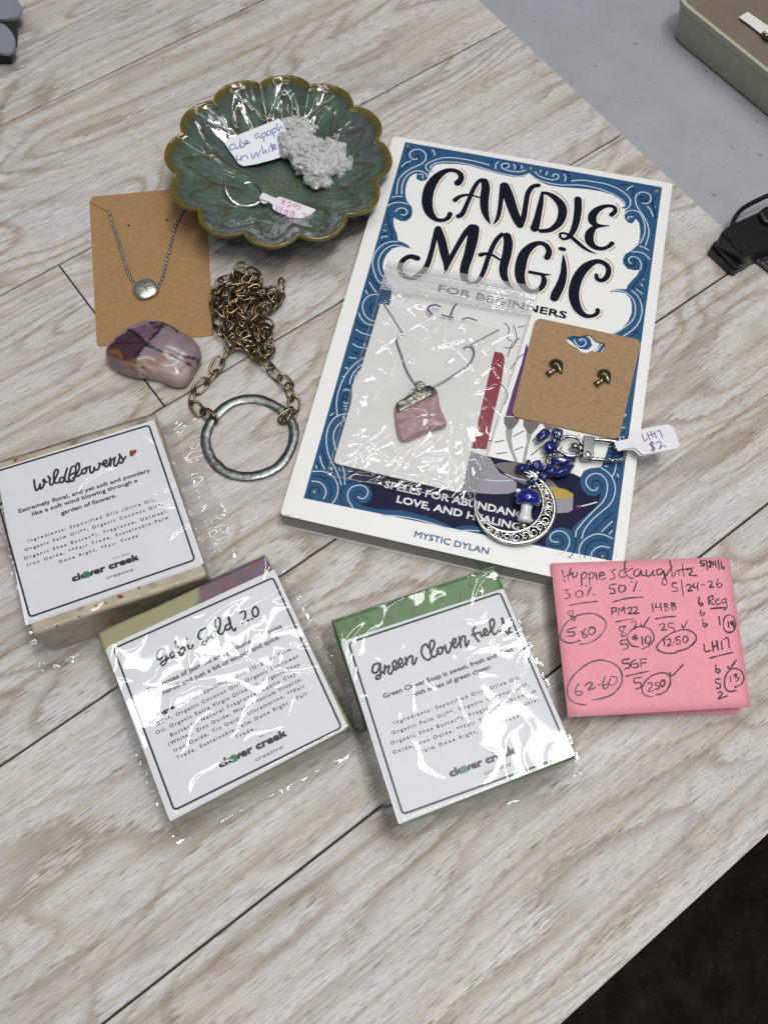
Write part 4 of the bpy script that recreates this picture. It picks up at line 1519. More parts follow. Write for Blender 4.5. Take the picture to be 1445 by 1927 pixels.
# polished stone
so_ = (190, 590)
outl = P("70,520 108,430 195,340 285,265 380,207 500,150 620,118 700,117 780,125 900,170 1030,240 1110,290 1180,330 1280,440 1310,560 1285,650 1225,740 1190,810 1130,890 1080,930 990,940 880,910 750,850 600,825 440,810 300,770 170,700 92,620", so_, 6.881)
zs0 = 5.0
ol = [Vector(q) for q in cr_spline([tuple(at(a, b, zs0)) for a, b in outl], 4, True)]
cc = sum(ol, Vector()) / len(ol)
cc.z = 0
rings = 46
mb = MB()
vs, fs = [], []
n_ = len(ol)
for j in range(rings + 1):
    t = j / rings
    ph = t * math.pi * .5
    r = math.cos(ph) ** .62 if j < rings else 0
    zz = zs0 + 8.2 * math.sin(ph) ** .9
    for q in ol:
        d = Vector((q.x - cc.x, q.y - cc.y, 0)) * r
        vs.append(cc + d + Vector((0, 0, zz)) + Vector((0, 0, noise.noise((cc + d) * .07) * .7 * (1 - r))))
for j in range(rings):
    for k in range(n_):
        fs.append([j * n_ + k, j * n_ + (k + 1) % n_, (j + 1) * n_ + (k + 1) % n_, (j + 1) * n_ + k])
b0 = len(vs)
for (r, zz) in ((.985, 3.2), (.93, 1.5), (.8, .7), (.0, .6)):
    for q in ol:
        vs.append(cc + Vector((q.x - cc.x, q.y - cc.y, 0)) * r + Vector((0, 0, zz)))
prev = 0
for j in range(4):
    cur = b0 + j * n_
    for k in range(n_):
        fs.append([prev + k, cur + k, cur + (k + 1) % n_, prev + (k + 1) % n_])
    prev = cur
mb.add(vs, fs)


def seg_d(px, py, pl):
    m = 1e9
    for (a, b), (c, d) in zip(pl[:-1], pl[1:]):
        vx, vy = c - a, d - b
        L2 = vx * vx + vy * vy or 1
        t = max(0, min(1, ((px - a) * vx + (py - b) * vy) / L2))
        m = min(m, math.hypot(px - a - t * vx, py - b - t * vy))
    return m


def inpoly(x, y, pl):
    c = False
    j = len(pl) - 1
    for i in range(len(pl)):
        xi, yi = pl[i]
        xj, yj = pl[j]
        if (yi > y) != (yj > y) and x < (xj - xi) * (y - yi) / (yj - yi) + xi:
            c = not c
        j = i
    return c


def proj(p):
    c = RC @ (p - Vector((0, 0, HC)))
    return CXP + F * c.x / -c.z, CYP - F * c.y / -c.z


def tile(s):
    return [tuple(map(float, q.split(','))) for q in s.split()]


veins = [(tile("380,215 450,270 560,360 640,430 760,480 900,510 1040,540 1200,575"), 16), (tile("820,130 740,220 660,320 580,420 490,500 430,580"), 20), (tile("150,380 300,395 450,370 560,390"), 9), (tile("560,370 480,260 380,215"), 12),
         (tile("870,520 980,580 1100,640 1200,680"), 7), (tile("1060,540 1100,600 1180,670"), 7), (tile("1200,575 1260,600 1240,680 1220,720"), 16), (tile("620,120 800,125 930,180 1000,240"), 14), (tile("500,680 560,700 610,760 590,810"), 7), (tile("1170,670 1060,710 1030,770 1040,800"), 5), (tile("680,180 780,165 850,190"), 10), (tile("370,650 420,720 520,790 620,815"), 6)]
dark = tile("20,470 110,400 380,190 530,290 620,400 520,520 430,650 250,600 60,520")
dark2 = tile("400,200 560,140 800,125 760,200 640,330 520,300")
yell = [(tile("120,490 220,500 260,560"), 45), (tile("370,620 440,610 530,650 640,770"), 38), (tile("620,620 700,640 780,590 850,560"), 60), (tile("1140,670 1190,720 1180,780"), 34), (tile("350,650 390,700"), 26)]
brownl = tile("20,480 90,640 250,740 390,720 380,640 200,540")
cols = []
for v in mb.v:
    x, y = proj(v)
    x, y = (x - so_[0]) * 6.881, (y - so_[1]) * 6.881
    n1 = noise.noise(Vector((x * .006, y * .009, 3)))
    n2 = noise.noise(Vector((x * .03, y * .04, 9)))
    n3 = noise.noise(Vector((x * .012, y * .05, 5)))
    xx, yy = x + n1 * 28 + n2 * 12, y + n1 * 20 + n2 * 14
    c = Vector((.235, .175, .205)) * (1 + .16 * n1 + .10 * n3)
    lowy = max(0, min(1, (yy - 520 - (xx - 600) * .12) / 160))
    c = c.lerp(Vector((.46, .355, .325)) * (1 + .07 * n2), lowy * .85)
    if inpoly(xx, yy, dark):
        c = Vector((.060, .028, .045)) * (1 + .5 * n3 + .3 * n2)
    elif inpoly(xx, yy, dark2):
        c = Vector((.13, .08, .11)) * (1 + .5 * n3)
    if inpoly(xx, yy, brownl):
        c = c.lerp(Vector((.13, .065, .055)), .75)
    if xx < 480 and yy > 640:
        c = c.lerp(Vector((.19, .135, .14)), .8)
    for pl, wd in yell:
        d = seg_d(xx, yy, pl)
        if d < wd:
            c = c.lerp(Vector((.27, .14, .018)), .62 * (1 - (d / wd) ** 2))
    for pl, wd in veins:
        d = seg_d(xx + n2 * 8, yy + n3 * 10, pl)
        wd *= .75 + .5 * n2
        if d < wd * 1.6:
            c = c.lerp(Vector((.018, .006, .014)), max(0, min(1, 1.5 - d / wd)))
    cols.append((max(c.x, .01), max(c.y, .01), max(c.z, .01)))
M['stone'] = attr_mat('polished_jasper', .20, coat=.3, mottle=.10)
st = mb.build('polished_stone', M['stone'], None, vcol=cols)
tag(st, 'glossy purple and cream polished stone with dark veins, beside the kraft card', 'stone')

# ------------------------------------------------------------------ brass chain necklace with hammered ring
cn = thing('chain_necklace', 'antique brass chain heaped up and carrying a hammered grey metal hoop', 'necklace', at(466, 700, 0))
LINK = None


def place_link(c, d, roll_, parent, L_=9.4, W_=4.7, r_=.52, ms=[None], mat=None):
    if ms[0] is None:
        lm = link_mesh(9.9, 5.2, .62, 8, 6)
        me = bpy.data.meshes.new('link')
        me.from_pydata([v * U for v in lm.v], [], lm.f)
        me.materials.append(M['brass'])
        me.polygons.foreach_set('use_smooth', [True] * len(me.polygons))
        ms[0] = me
    o = bpy.data.objects.new('link', ms[0])
    C.objects.link(o)
    o.parent = parent
    d = d.normalized()
    side = Vector((0, 0, 1)).cross(d)
    if side.length < .1:
        side = Vector((1, 0, 0))
    side.normalize()
    up = d.cross(side)
    rot = Matrix.Rotation(roll_, 3, d)
    B = Matrix((d, rot @ side, rot @ up)).transposed().to_4x4()
    o.matrix_local = Matrix.Translation((c * U) - parent.location) @ B
    return o


z5, k5 = (330, 680), 5.352
zq, kq = (380, 480), 7.225
left = P("335,560 230,478 170,380 225,275 338,188 418,78", z5, k5) + P("205,1500 315,1370 408,1190 470,1030 530,880 600,700", zq, kq)
right = P("1130,555 1195,440 1150,320 1165,245 1035,155 935,48", z5, k5) + P("880,1470 770,1395 640,1255 592,1060 562,850 545,680", zq, kq)
wander = P("545,680 500,420 520,170 590,300 740,260 690,420 560,330 430,330 330,320 240,400 190,520 160,660 190,800 230,950 260,1090 330,1000 340,850 330,650 250,560 400,520 560,560 700,520 850,540 1000,520 1040,600 960,660 850,760 760,880 640,940 480,980 400,1050 480,1180 600,1190 700,1150 780,1040 700,960 840,930 880,1050 910,1180 900,1290 780,1330 700,1250 620,1100 470,1080 420,900 330,760 420,700 600,640 740,600 760,750 660,850 520,830 430,640 520,480 640,520 760,420 720,320 600,430 450,460 300,450 220,620 260,780 420,820 560,960 690,1010 760,1130", zq, kq)


def chain_along(pts, z0, z1, wob, flat=False, seed=1):
    rnd = random.Random(seed)
    q = [tuple(at(a, b, z0 + (z1 - z0) * i / (len(pts) - 1) + wob * rnd.random())) for i, (a, b) in enumerate(pts)]
    sm = [Vector(v) for v in cr_spline(q, 8)]
    rs = resample(sm, 7.3)
    for i in range(len(rs)):
        d = (rs[min(i + 1, len(rs) - 1)] - rs[max(i - 1, 0)])
        base = 22 if i % 2 else -58
        rl = math.radians(base + rnd.uniform(-16, 16))
        c = rs[i].copy()
        ext = 2.35 * abs(math.sin(rl)) + .55
        c.z = max(c.z, ext)
        place_link(c, d, rl, cn)


chain_along(left[:7] + left[7:], 1.0, 6.0, .3, seed=2)
chain_along(right, 1.0, 6.5, .3, seed=3)
chain_along(wander, 1.5, 5.0, 4.0, seed=5)
rw = random.Random(12)
chain_along([(a + rw.uniform(-7, 7), b + rw.uniform(-6, 6)) for a, b in wander[70:20:-1]], 2.5, 4.0, 5.0, seed=9)
chain_along(P("1075,430 1030,500 1040,600", zq, kq), 3, 3, 1, seed=6)
# links that loop round the hoop
for (x, y, x2, y2) in ((280, 500, 420, 610), (1055, 600, 1205, 510)):
    a, b = at(*P(f"{x},{y}", z5, k5)[0], 2.6), at(*P(f"{x2},{y2}", z5, k5)[0], 2.6)
    place_link((a + b) / 2, b - a, math.radians(38), cn)
# hoop
mb = MB()
hc = Vector((-67.2, 205.1, 0))
n_ = 120
vs, fs = [], []
pr_ = [(.02, .3), (0, 1.45), (.10, 1.9), (.5, 2.15), (.90, 2.0), (1.0, 1.5), (.97, .25)]
for k in range(n_):
    a = 2 * math.pi * k / n_
    nn = noise.noise(Vector((math.cos(a) * 1.4, math.sin(a) * 1.4, 2)))
    n2 = noise.noise(Vector((math.cos(a) * 4, math.sin(a) * 4, 7)))
    Ro = 23.9 + nn * .9 + n2 * .25
    Ri = 19.0 + nn * .8 - n2 * .45
    for (s, zz) in pr_:
        r = Ri + (Ro - Ri) * s
        zz2 = zz + (noise.noise(Vector((math.cos(a) * r * .35, math.sin(a) * r * .35, 1))) * .16 if zz > 1 else 0)
        vs.append(hc + Vector((math.cos(a) * r, math.sin(a) * r, zz2)))
m_ = len(pr_)
for k in range(n_):
    for j in range(m_):
        fs.append([k * m_ + j, ((k + 1) % n_) * m_ + j, ((k + 1) % n_) * m_ + (j + 1) % m_, k * m_ + (j + 1) % m_])
mb.add(vs, fs)
mb.build('hammered_hoop', M['zinc'], cn, recalc=True, angle=50)

# ------------------------------------------------------------------ dish
DC = Vector((-65.3, 362.5, 0))
DR = 58.8
dish = thing('lotus_dish', 'green glazed ceramic lotus dish with olive scalloped rim', 'dish', DC)
A0 = math.radians(91)      # direction of a petal tip
NP = 12
NA, NR = 480, 84


def rim_r(a):
    s = abs(math.cos((a - A0) * NP / 2))          # 1 at petal tip, 0 at notch
    return DR * (.895 + .112 * s ** .70)


def bowl(a, t):
    """point of the inner surface; t 0 centre .. 1 rim"""
    R_ = rim_r(a)
    Rm = DR * .95
    Rt = Rm + (R_ - Rm) * min(1, max(0, (t - .45) / .55)) ** 1.2
    r = Rt * t
    zz = 4.0 + 21.5 * max(0, (t - .18) / .82) ** 1.75
    ph = (a - A0) * NP / (2 * math.pi)
    f = ph - math.floor(ph + .5)                  # -.5...5 across a petal
    # petals: outer ring and an inner ring of overlapping ones
    grow = min(1, max(0, (t - .28) / .4))
    zz += -.8 * math.cos(f * 2 * math.pi) * grow * (1 if t < .97 else .4)
    zz += .35 * math.exp(-(abs(abs(f) - .5) / .07) ** 2) * grow
    ti = .80 + .10 * math.cos((ph + .5 - math.floor(ph + 1)) * 2 * math.pi) * -1
    step = 1 / (1 + math.exp((t - ti) / .016))
    zz += 1.3 * step * grow
    zz += .10 * math.cos(f * 2 * math.pi * 7) * grow * (1 - t * .6)
    q = Vector((math.cos(a) * r, math.sin(a) * r, zz))
    q.z += noise.noise(Vector((q.x * .09, q.y * .09, 4))) * .45
    q.z += noise.noise(Vector((q.x * .22, q.y * .22, 8))) * .26 * min(1, t * 1.6)
    return q, f, ti, grow


mb = MB()
vs, fs, cols = [], [], []
teal, blue, brown, olive = Vector((.088, .130, .100)), Vector((.090, .115, .125)), Vector((.070, .055, .024)), Vector((.125, .098, .013))
for j in range(NR + 1):
    t = (j / NR) ** .9
    for k in range(NA):
        a = 2 * math.pi * k / NA
        q, f, ti, gr = bowl(a, t)
        vs.append(DC + q)
        n1 = noise.noise(Vector((q.x * .08, q.y * .08, 1)))
        n2 = noise.noise(Vector((a * 22, t * 3, 2)))
        n3 = noise.noise(Vector((q.x * .4, q.y * .4, 6)))
        c = teal * (1 + .35 * n1 + .2 * n3)
        bl_ = max(0, min(1, .35 + 1.4 * noise.noise(Vector((q.x * .035, q.y * .035, 11)))))
        c = c.lerp(blue * (1 + .3 * n3), bl_ * (.35 + .5 * t))
        if .26 < t < .80:
            e = math.exp(-((abs(f) - .5) / .075) ** 2)
            c = c.lerp(brown, .75 * e * min(1, (t - .26) * 10))
            c = c.lerp(teal * .62, max(0, math.cos(f * 2 * math.pi * 7)) * .5 * (1 - e))
        d = (ti - t)
        if 0 < d < .11:                       # brown drips under the petal edges
            c = c.lerp(brown * .8, .75 * max(0, min(1, (1 - d / .09) * 1.1 + 1.1 * n2)))
        d = 1 - t
        if d < .13:
            c = c.lerp(brown * .8, max(0, min(1, (1 - d / .085) + 1.0 * n2)) * .85)
        if d < .04:
            c = c.lerp(olive, max(0, 1 - d / .04) ** .5)
        cols.append(tuple(c))
for j in range(NR):
    for k in range(NA):
        k2 = (k + 1) % NA
        if j == 0:
            fs.append([k, NA + k, NA + k2])
        else:
            fs.append([j * NA + k, (j + 1) * NA + k, (j + 1) * NA + k2, j * NA + k2])
base = NR * NA
prev = base
# rim roll and outside wall
for (dr, dz, tt) in ((.7, .5, 1.0), (1.5, .3, 1.0), (1.9, -.6, 1.0), (1.5, -1.8, 1.0), (.2, -3.2, .985), (0, -5, .93), (0, -9, .80), (0, -13.5, .62), (0, -17, .45)):
    cur = len(vs)
    for k in range(NA):
        a = 2 * math.pi * k / NA
        q, f, ti, gr = bowl(a, 1.0)
        r = math.hypot(q.x, q.y) * tt + dr
        zz = max(q.z * (1 if tt == 1 else .6 + .4 * tt) + dz, 3.2 if tt > .5 else 2.5)
        if tt < 1:
            zz = max(2.5, 25.0 * ((tt - .38) / .62) ** .8 - 2.4)
        vs.append(DC + Vector((math.cos(a) * r, math.sin(a) * r, zz)))
        c = olive if tt == 1 else olive.lerp(teal * .9, min(1, (1 - tt) * 4 + .2))
        n1 = noise.noise(Vector((a * 14, tt * 5, 2)))
        cols.append(tuple(c * (1 + .3 * n1)))
    for k in range(NA):
        k2 = (k + 1) % NA
        fs.append([prev + k, cur + k, cur + k2, prev + k2])
    prev = cur
for (r, zz) in ((.42, .4), (.38, .3)):
    cur = len(vs)
    for k in range(NA):
        a = 2 * math.pi * k / NA
        vs.append(DC + Vector((math.cos(a) * r * DR, math.sin(a) * r * DR, zz)))
        cols.append(tuple(brown))
    for k in range(NA):
        k2 = (k + 1) % NA
        fs.append([prev + k, cur + k, cur + k2, prev + k2])
    prev = cur
mb.add(vs, fs)
M['glaze'] = attr_mat('green_ceramic_glaze', .12, coat=.6, mottle=.14)
mb.build('glazed_bowl', M['glaze'], dish, vcol=cols)
mb = MB()
M['dot'] = simple('olive_glaze_dots', (.24, .17, .05), .15, 0, .6, .2, 500, 0, 0, .8)
for (rr, n) in ((0, 1), (3.6, 6), (7.2, 11), (10.6, 18)):
    for k in range(n):
        a = 2 * math.pi * k / n + rr
        q, *_ = bowl(a, rr / DR)
        mb.ball(DC + q + Vector((0, 0, .05)), (.85, .85, .8), 1)
mb.build('raised_dots', M['dot'], dish, kind='stuff')

# crystal cluster
M['crystal'] = simple('cloudy_white_crystal', (.92, .925, .915), .20, 0, .5, .03, 300, .2, 1200, 0, .0003)
M['crystal'].node_tree.nodes['Principled BSDF'].inputs['Transmission Weight'].default_value = .46
cz = (500, 190)
kz = 7.225
blobs = [(250, 230, 11, 75), (330, 330, 13, 110), (420, 300, 14, 90), (540, 320, 13, 95), (590, 400, 12, 85), (240, 500, 11, 105), (340, 560, 13, 150), (500, 520, 14, 150), (300, 680, 11, 100), (430, 700, 13, 130), (560, 680, 14, 150),
         (480, 850, 11, 110), (700, 620, 13, 110), (720, 760, 13, 150), (880, 560, 12, 70), (1000, 540, 12, 90), (1050, 650, 12, 95), (940, 720, 11, 140), (880, 830, 12, 150), (1050, 800, 11, 110), (1150, 880, 12, 110), (1240, 890, 12, 80), (1220, 940, 11, 70), (1050, 960, 11, 80),
         (620, 900, 12, 140), (760, 950, 12, 140), (640, 1060, 10, 100), (780, 1080, 10, 100), (700, 1140, 9, 65), (620, 1110, 9, 60), (850, 1120, 10, 60), (480, 960, 9, 50), (900, 930, 11, 90)]
mb = MB()
for (x, y, zz, r) in blobs:
    q = at(cz[0] + x / kz, cz[1] + y / kz, zz)
    rm = r / kz / 2.88
    mb.ball(q, (rm, rm, rm * .8), 2)
tmp_me = bpy.data.meshes.new('tmp')
tmp_me.from_pydata([v * U for v in mb.v], [], mb.f)
tmp = bpy.data.objects.new('tmp', tmp_me)
C.objects.link(tmp)
md = tmp.modifiers.new('r', 'REMESH')
md.mode = 'VOXEL'
md.voxel_size = .42 * U
dg = bpy.context.evaluated_depsgraph_get()
em = tmp.evaluated_get(dg).to_mesh()
vs = []
for v in em.vertices:
    q = v.co / U
    nrm = v.normal
    n1 = noise.noise(q * .30)
    cell = noise.cell_vector(q * .85)
    vd_ = noise.voronoi(q * .75)[0]
    f1 = vd_[1] - vd_[0]
    vs.append(q + nrm * (n1 * 1.0 + (f1 - .35) * .5) + (cell - Vector((.5, .5, .5))) * .22)
fs = [list(p.vertices) for p in em.polygons]
tmp.evaluated_get(dg).to_mesh_clear()
bpy.data.objects.remove(tmp)
mb = MB()
mb.add(vs, fs)
rnd = random.Random(4)
nv = len(vs)
for _ in range(520):                              # little cube crystals standing on the surface
    i = rnd.randrange(nv)
    q = vs[i]
    s = rnd.uniform(.6, 1.3) if rnd.random() < .8 else rnd.uniform(1.3, 2.4)
    Rm = Matrix.Rotation(rnd.uniform(0, 3), 3, 'X') @ Matrix.Rotation(rnd.uniform(0, 3), 3, 'Y') @ Matrix.Rotation(rnd.uniform(0, 3), 3, 'Z')
    cb = [q + Rm @ Vector((a * s, b * s, c * s)) for a in (-.5, .5) for b in (-.5, .5) for c in (-.5, .5)]
    mb.add(cb, [[0, 1, 3, 2], [4, 6, 7, 5], [0, 4, 5, 1], [2, 3, 7, 6], [0, 2, 6, 4], [1, 5, 7, 3]])
o = mb.build('crystal_cluster', M['crystal'], None, smooth=False)
tag(o, 'knobbly cloudy white crystal cluster resting in the green dish', 'crystal')

# paper note in the dish
oz, kzz = (300, 130), 3.284
pa, pb, pcn = at(300 + 398 / kzz, 130 + 450 / kzz, 15), at(300 + 745 / kzz, 130 + 308 / kzz, 17), at(300 + 520 / kzz, 130 + 598 / kzz, 9.5)
pln = plane3(pa, pb, pcn)
note = thing('paper_note', 'torn white paper with blue handwriting tucked under the crystal', 'note', (pa + pb) / 2 - Vector((0, 0, 6)))
mb = MB()
mb.poly([P("398,450 450,422 560,378 650,342 738,305 762,330 800,420 790,520 740,548 680,566 600,587 520,600 490,584 460,540 428,495", oz, kzz)], pln, .15)
mb.build('paper_slip', M['white_paper'], note, smooth=False)
mb = MB()
mb.strokes("465,462 438,472 440,500 468,490;470,468 478,492 496,478 498,455;500,432 505,485 528,470 512,452;532,462 550,450 537,440 530,465 562,455;615,395 592,410 600,430 620,412 628,430;632,405 650,450;635,400 655,392 652,418 640,420;668,385 665,410 690,400 685,382 668,385;695,375 710,422;698,375 720,362 718,388 705,395;725,338 738,385 750,352 762,368;480,535 478,560 500,558 505,540;508,565 515,540 538,535 548,552;568,520 580,552 600,515 612,542 625,500;632,472 645,525 655,500 668,518;675,490 682,512;690,458 702,508;680,478 714,465;702,492 720,480 708,468 702,495 722,492", oz, kzz, lifted(pln, .06), 1.7)
mb.build('handwriting', M['blue_pen'], note, smooth=False)

# silver ring in the dish
rg = thing('silver_ring', 'open silver bypass ring standing in the green dish', 'ring', at(460, 370, 4))
orr, krr = (400, 300), 6.568
mb = MB()
p1 = P("145,155 150,260 165,370 215,480 310,558 420,580 520,562 600,512", orr, krr)
h1 = [15, 15, 14.5, 13, 11, 9.5, 9, 9]
pts = [Vector(v) for v in cr_spline([tuple(at(a, b, h)) for (a, b), h in zip(p1, h1)], 6)]
n_ = len(pts)
mb.tube(pts, [.25 + .62 * min(1, i / 12, (n_ - i) / 6 + .5) for i in range(n_)], 8)
p2 = P("600,512 625,440 590,350 520,300 440,288 330,320 240,395 205,480 235,580 320,680", orr, krr)
h2 = [9, 7, 5.5, 5, 4.8, 5, 5.5, 7.5, 8.5, 9]
pts = [Vector(v) for v in cr_spline([tuple(at(a, b, h)) for (a, b), h in zip(p2, h2)], 6)]
n_ = len(pts)
mb.tube(pts, [.2 + .62 * min(1, (n_ - i) / 14) for i in range(n_)], 8)
mb.build('band', M['silver'], rg)

tgp = plane3(at(400 + 600 / 6.568, 300 + 450 / 6.568, 11), at(400 + 1280 / 6.568, 300 + 640 / 6.568, 10.5), at(400 + 1150 / 6.568, 300 + 810 / 6.568, 8.5))
rt = thing('price_tag', 'small white barbell tag with pink writing looped on the silver ring', 'price tag', at(545, 390, 6))
mb = MB()
mb.poly([P("580,487 598,440 618,410 640,413 700,445 790,480 812,462 838,460 1050,536 1262,612 1284,632 1280,665 1205,800 1175,815 1140,808 950,715 760,622 742,600 745,565 735,548 690,522 640,500", orr, krr)], tgp, .15)
mb.build('tag_face', M['tagpaper'], rt, smooth=False)
mb = MB()
mb.poly([P("600,500 640,498 685,525 668,540 630,545 604,528", orr, krr)], lifted(tgp, -.9), .15)
mb.poly([P("1208,812 1290,670 1284,640 1270,640 1180,800", orr, krr)], lifted(tgp, -.5), .15)
mb.build('tag_back', M['tagpaper'], rt, smooth=False)
mb = MB()
mb.strokes("870,490 882,558;850,512 905,525;852,552 905,500;930,540 962,525 965,555 925,585 965,583;1040,558 1000,560 1008,582 1075,575 1085,600 1040,622;800,570 790,630;838,580 825,620 860,622;868,590 845,665;900,625 890,680 930,680 912,652 940,640 902,625;975,640 960,700 1010,695 985,668 1015,655 977,640;1110,665 1240,700;1120,700 1200,715;1165,700 1150,780;1090,735 1230,755;1170,722 1225,732 1215,752 1165,748;1182,790", orr, krr, lifted(tgp, .05), 1.5)
mb.build('handwriting', M['pink_pen'], rt, smooth=False)

# ------------------------------------------------------------------ white card with pendant in zip bag
ZC = ZB + 1.9
ob, kb = (600, 520), 3.44
mb = MB()
V = vv([(716, 571), (940, 619), (867.5, 928), (627, 871)], ZC)
Vr = round_poly(V, 2.2, 4)
hol = []
for x, y, r in ((762, 355, 0),):
    pass
mb.poly([list(reversed(Vr))], 0, .45)
wc = mb.build('pendant_card', M['white_card'], None, smooth=False)
tag(wc, 'white jewellery card inside the zip bag on the book', 'card')
M['crease'] = simple('punch_crease', (.44, .43, .42), .6)
mb = MB()
for x, y, r in ((762, 355, 40), (594, 521, 13), (830, 566, 13)):
    mb.strokes(' '.join(f"{x + r * math.cos(a)},{y + r * math.sin(a)}" for a in [i * math.pi / 8 for i in range(17)]), ob, kb, ZC + .04, .55)
mb.build('punch_outline', M['crease'], wc, smooth=False)
pd = thing('pendant_necklace', 'rough pink stone pendant with metallic top on a grey snake chain', 'necklace', at(790, 750, ZC))
mb = MB()
for s, hs in (("545,378 515,388 503,420 530,500 560,590 590,650 625,698 650,715", None), ("940,465 960,450 990,458 1004,495 990,540 960,580 870,640 790,690 730,712 690,712", None)):
    mb.tube(curve_pts(s, ob, kb, ZC + .9), .46, 7)
mb.build('snake_chain', M['steel'], pd)
mb = MB()
for s in ("415,172 480,270 550,382", "1165,345 1060,400 935,467"):
    mb.tube(curve_pts(s, ob, kb, ZC + .35), .30, 6)
mb.build('chain_end', M['steel'], pd)


def nugget(name, s, o, k, zb, thick, mat, parent, seed, rough=.35, bev=.5):
    ol = [Vector(q) for q in cr_spline([tuple(at(a, b, zb + thick * .6)) for a, b in P(s, o, k)], 5, True)]
    c = sum(ol, Vector()) / len(ol)
    mb = MB()
    n = len(ol)
    lay = [(.86, 0), (.97, .2), (1, .55), (.97, .8), (.88, .97), (.6, 1.03), (.3, 1.05), (0.02, 1.06)]
    vs, fs = [], []
    for r, t in lay:
        for q in ol:
            p = Vector((c.x + (q.x - c.x) * r, c.y + (q.y - c.y) * r, zb + thick * t))
            p += noise.noise_vector(p * .45 + Vector((seed, 0, 0))) * rough
            vs.append(p)
    for j in range(len(lay) - 1):
        for i in range(n):
            fs.append([j * n + i, j * n + (i + 1) % n, (j + 1) * n + (i + 1) % n, (j + 1) * n + i])
    fs.append(list(range((len(lay) - 1) * n, len(lay) * n)))
    mb.add(vs, fs)
    return mb.build(name, mat, parent, angle=35, recalc=True)


M['rose'] = simple('rough_pink_quartz', (.42, .265, .285), .28, 0, .5, .28, 260, .5, 260, 0, .0010, .5)
M['capmetal'] = simple('foil_cap', (.27, .27, .22), .30, 1.0, .5, .3, 400, .9, 420, 0, .0010)
# rough broken faces
nugget('stone', "500,870 600,835 700,790 762,762 775,800 790,860 826,950 815,972 760,985 700,1005 650,1030 600,1050 540,1062 512,1010 500,940", ob, kb, ZC + .2, 4.6, M['rose'], pd, 3, .55)
nugget('metal_cap', "493,850 505,822 560,790 600,765 640,732 690,712 738,718 768,758 720,785 640,832 570,868 512,893 500,885", ob, kb, ZC + .3, 5.1, M['capmetal'], pd, 5, .25)
mb = MB()
mb.poly([P("632,680 652,676 684,692 678,725 650,735 628,722", ob, kb)], ZC + 5.8, 1.6)
mb.build('bail', M['capmetal'], pd, smooth=False, bevel=.2)
mb = MB()
for x, y, r in ((605, 750, 1.5), (640, 728, 1.2)):
    c = at(ob[0] + x / kb, ob[1] + y / kb, ZC + 5)
    mb.tube([c + Vector((math.cos(a) * r, math.sin(a) * r, .5 * math.cos(a))) for a in [i * math.pi / 8 for i in range(16)]], .3, 6, True)
mb.build('jump_ring', M['pewter'], pd)

# bag: film surface over the card
bag = thing('zip_bag', 'clear plastic zip bag holding the white pendant card, on the book', 'bag', at(800, 740, ZB))
bt = [(730, 492), (1014, 542), (890, 942), (615, 893)]
BT = vv(bt, ZB + 3)
NX, NY = 150, 210
rnd = random.Random(31)
cre = []
for (x0_, y0_, x1_, y1_, am_, w_) in [(1140, 640, 960, 840, .8, .6), (1600, 700, 1390, 830, 0, .6)]:
    pass
hc_ = [((735, 700), (848, 590), .7, .5), ((700, 755), (738, 700), .7, .5), ((735, 868), (775, 840), .9, .7), ((775, 840), (838, 785), 1.0, .7), ((755, 850), (800, 905), .6, .6), ((800, 820), (760, 880), .8, .6), ((838, 785), (870, 740), .6, .5),
       ((870, 800), (885, 930), .7, .7), ((850, 790), (850, 920), .5, .6), ((880, 760), (900, 800), .7, .6), ((690, 560), (760, 620), .4, .6), ((905, 640), (955, 700), .5, .6), ((720, 890), (850, 915), .6, .6), ((650, 820), (690, 840), .5, .6),
       ((900, 830), (925, 890), .8, .8), ((925, 850), (895, 925), .7, .7), ((930, 740), (905, 810), .5, .6), ((640, 880), (700, 890), .6, .7), ((780, 860), (820, 830), .9, .6), ((790, 870), (850, 860), .6, .6)]
segs_ = []
for (a, b, am_, w_) in hc_:
    segs_.append((at(*a, ZC + 1), at(*b, ZC + 1), am_ * 1.3, w_ * .95))


def bag_z(p, s, t):
    zz = .75
    # over the pendant
    c1 = at(600 + 655 / 3.44, 520 + 880 / 3.44, ZC + 4)
    dd = (Vector((p.x, p.y, 0)) - Vector((c1.x, c1.y, 0))).length
    zz += 5.6 / (1 + math.exp((dd - 14.5) / 4.2))
    e = min(s, 1 - s, t, 1 - t)
    zz += .9 * min(1, e * 12)
    zz += noise.noise(Vector((p.x * .05, p.y * .05, 3))) * .5 + noise.noise(Vector((p.x * .14, p.y * .14, 5))) * .08
    rd = 1 - abs(noise.noise(Vector((p.x * .08 + p.y * .05, p.y * .03 - p.x * .02, 15))))
    zz += rd ** 14 * .22
    sr = 1 - abs(noise.noise(Vector(((p.x * .8 + p.y * .6) * .022, (p.y * .8 - p.x * .6) * .11, 33))))
    zz += sr ** 6 * .35
    for a, b, am_, w_ in segs_:
        vx, vy = b.x - a.x, b.y - a.y
        L2 = vx * vx + vy * vy
        tt = max(0, min(1, ((p.x - a.x) * vx + (p.y - a.y) * vy) / L2))
        d = math.hypot(p.x - a.x - tt * vx, p.y - a.y - tt * vy)
        if d < 3 * w_:
            zz += am_ * math.exp(-(d / w_) ** 2) * math.sin(math.pi * (tt * .9 + .05)) ** .5
    return max(zz, .25)


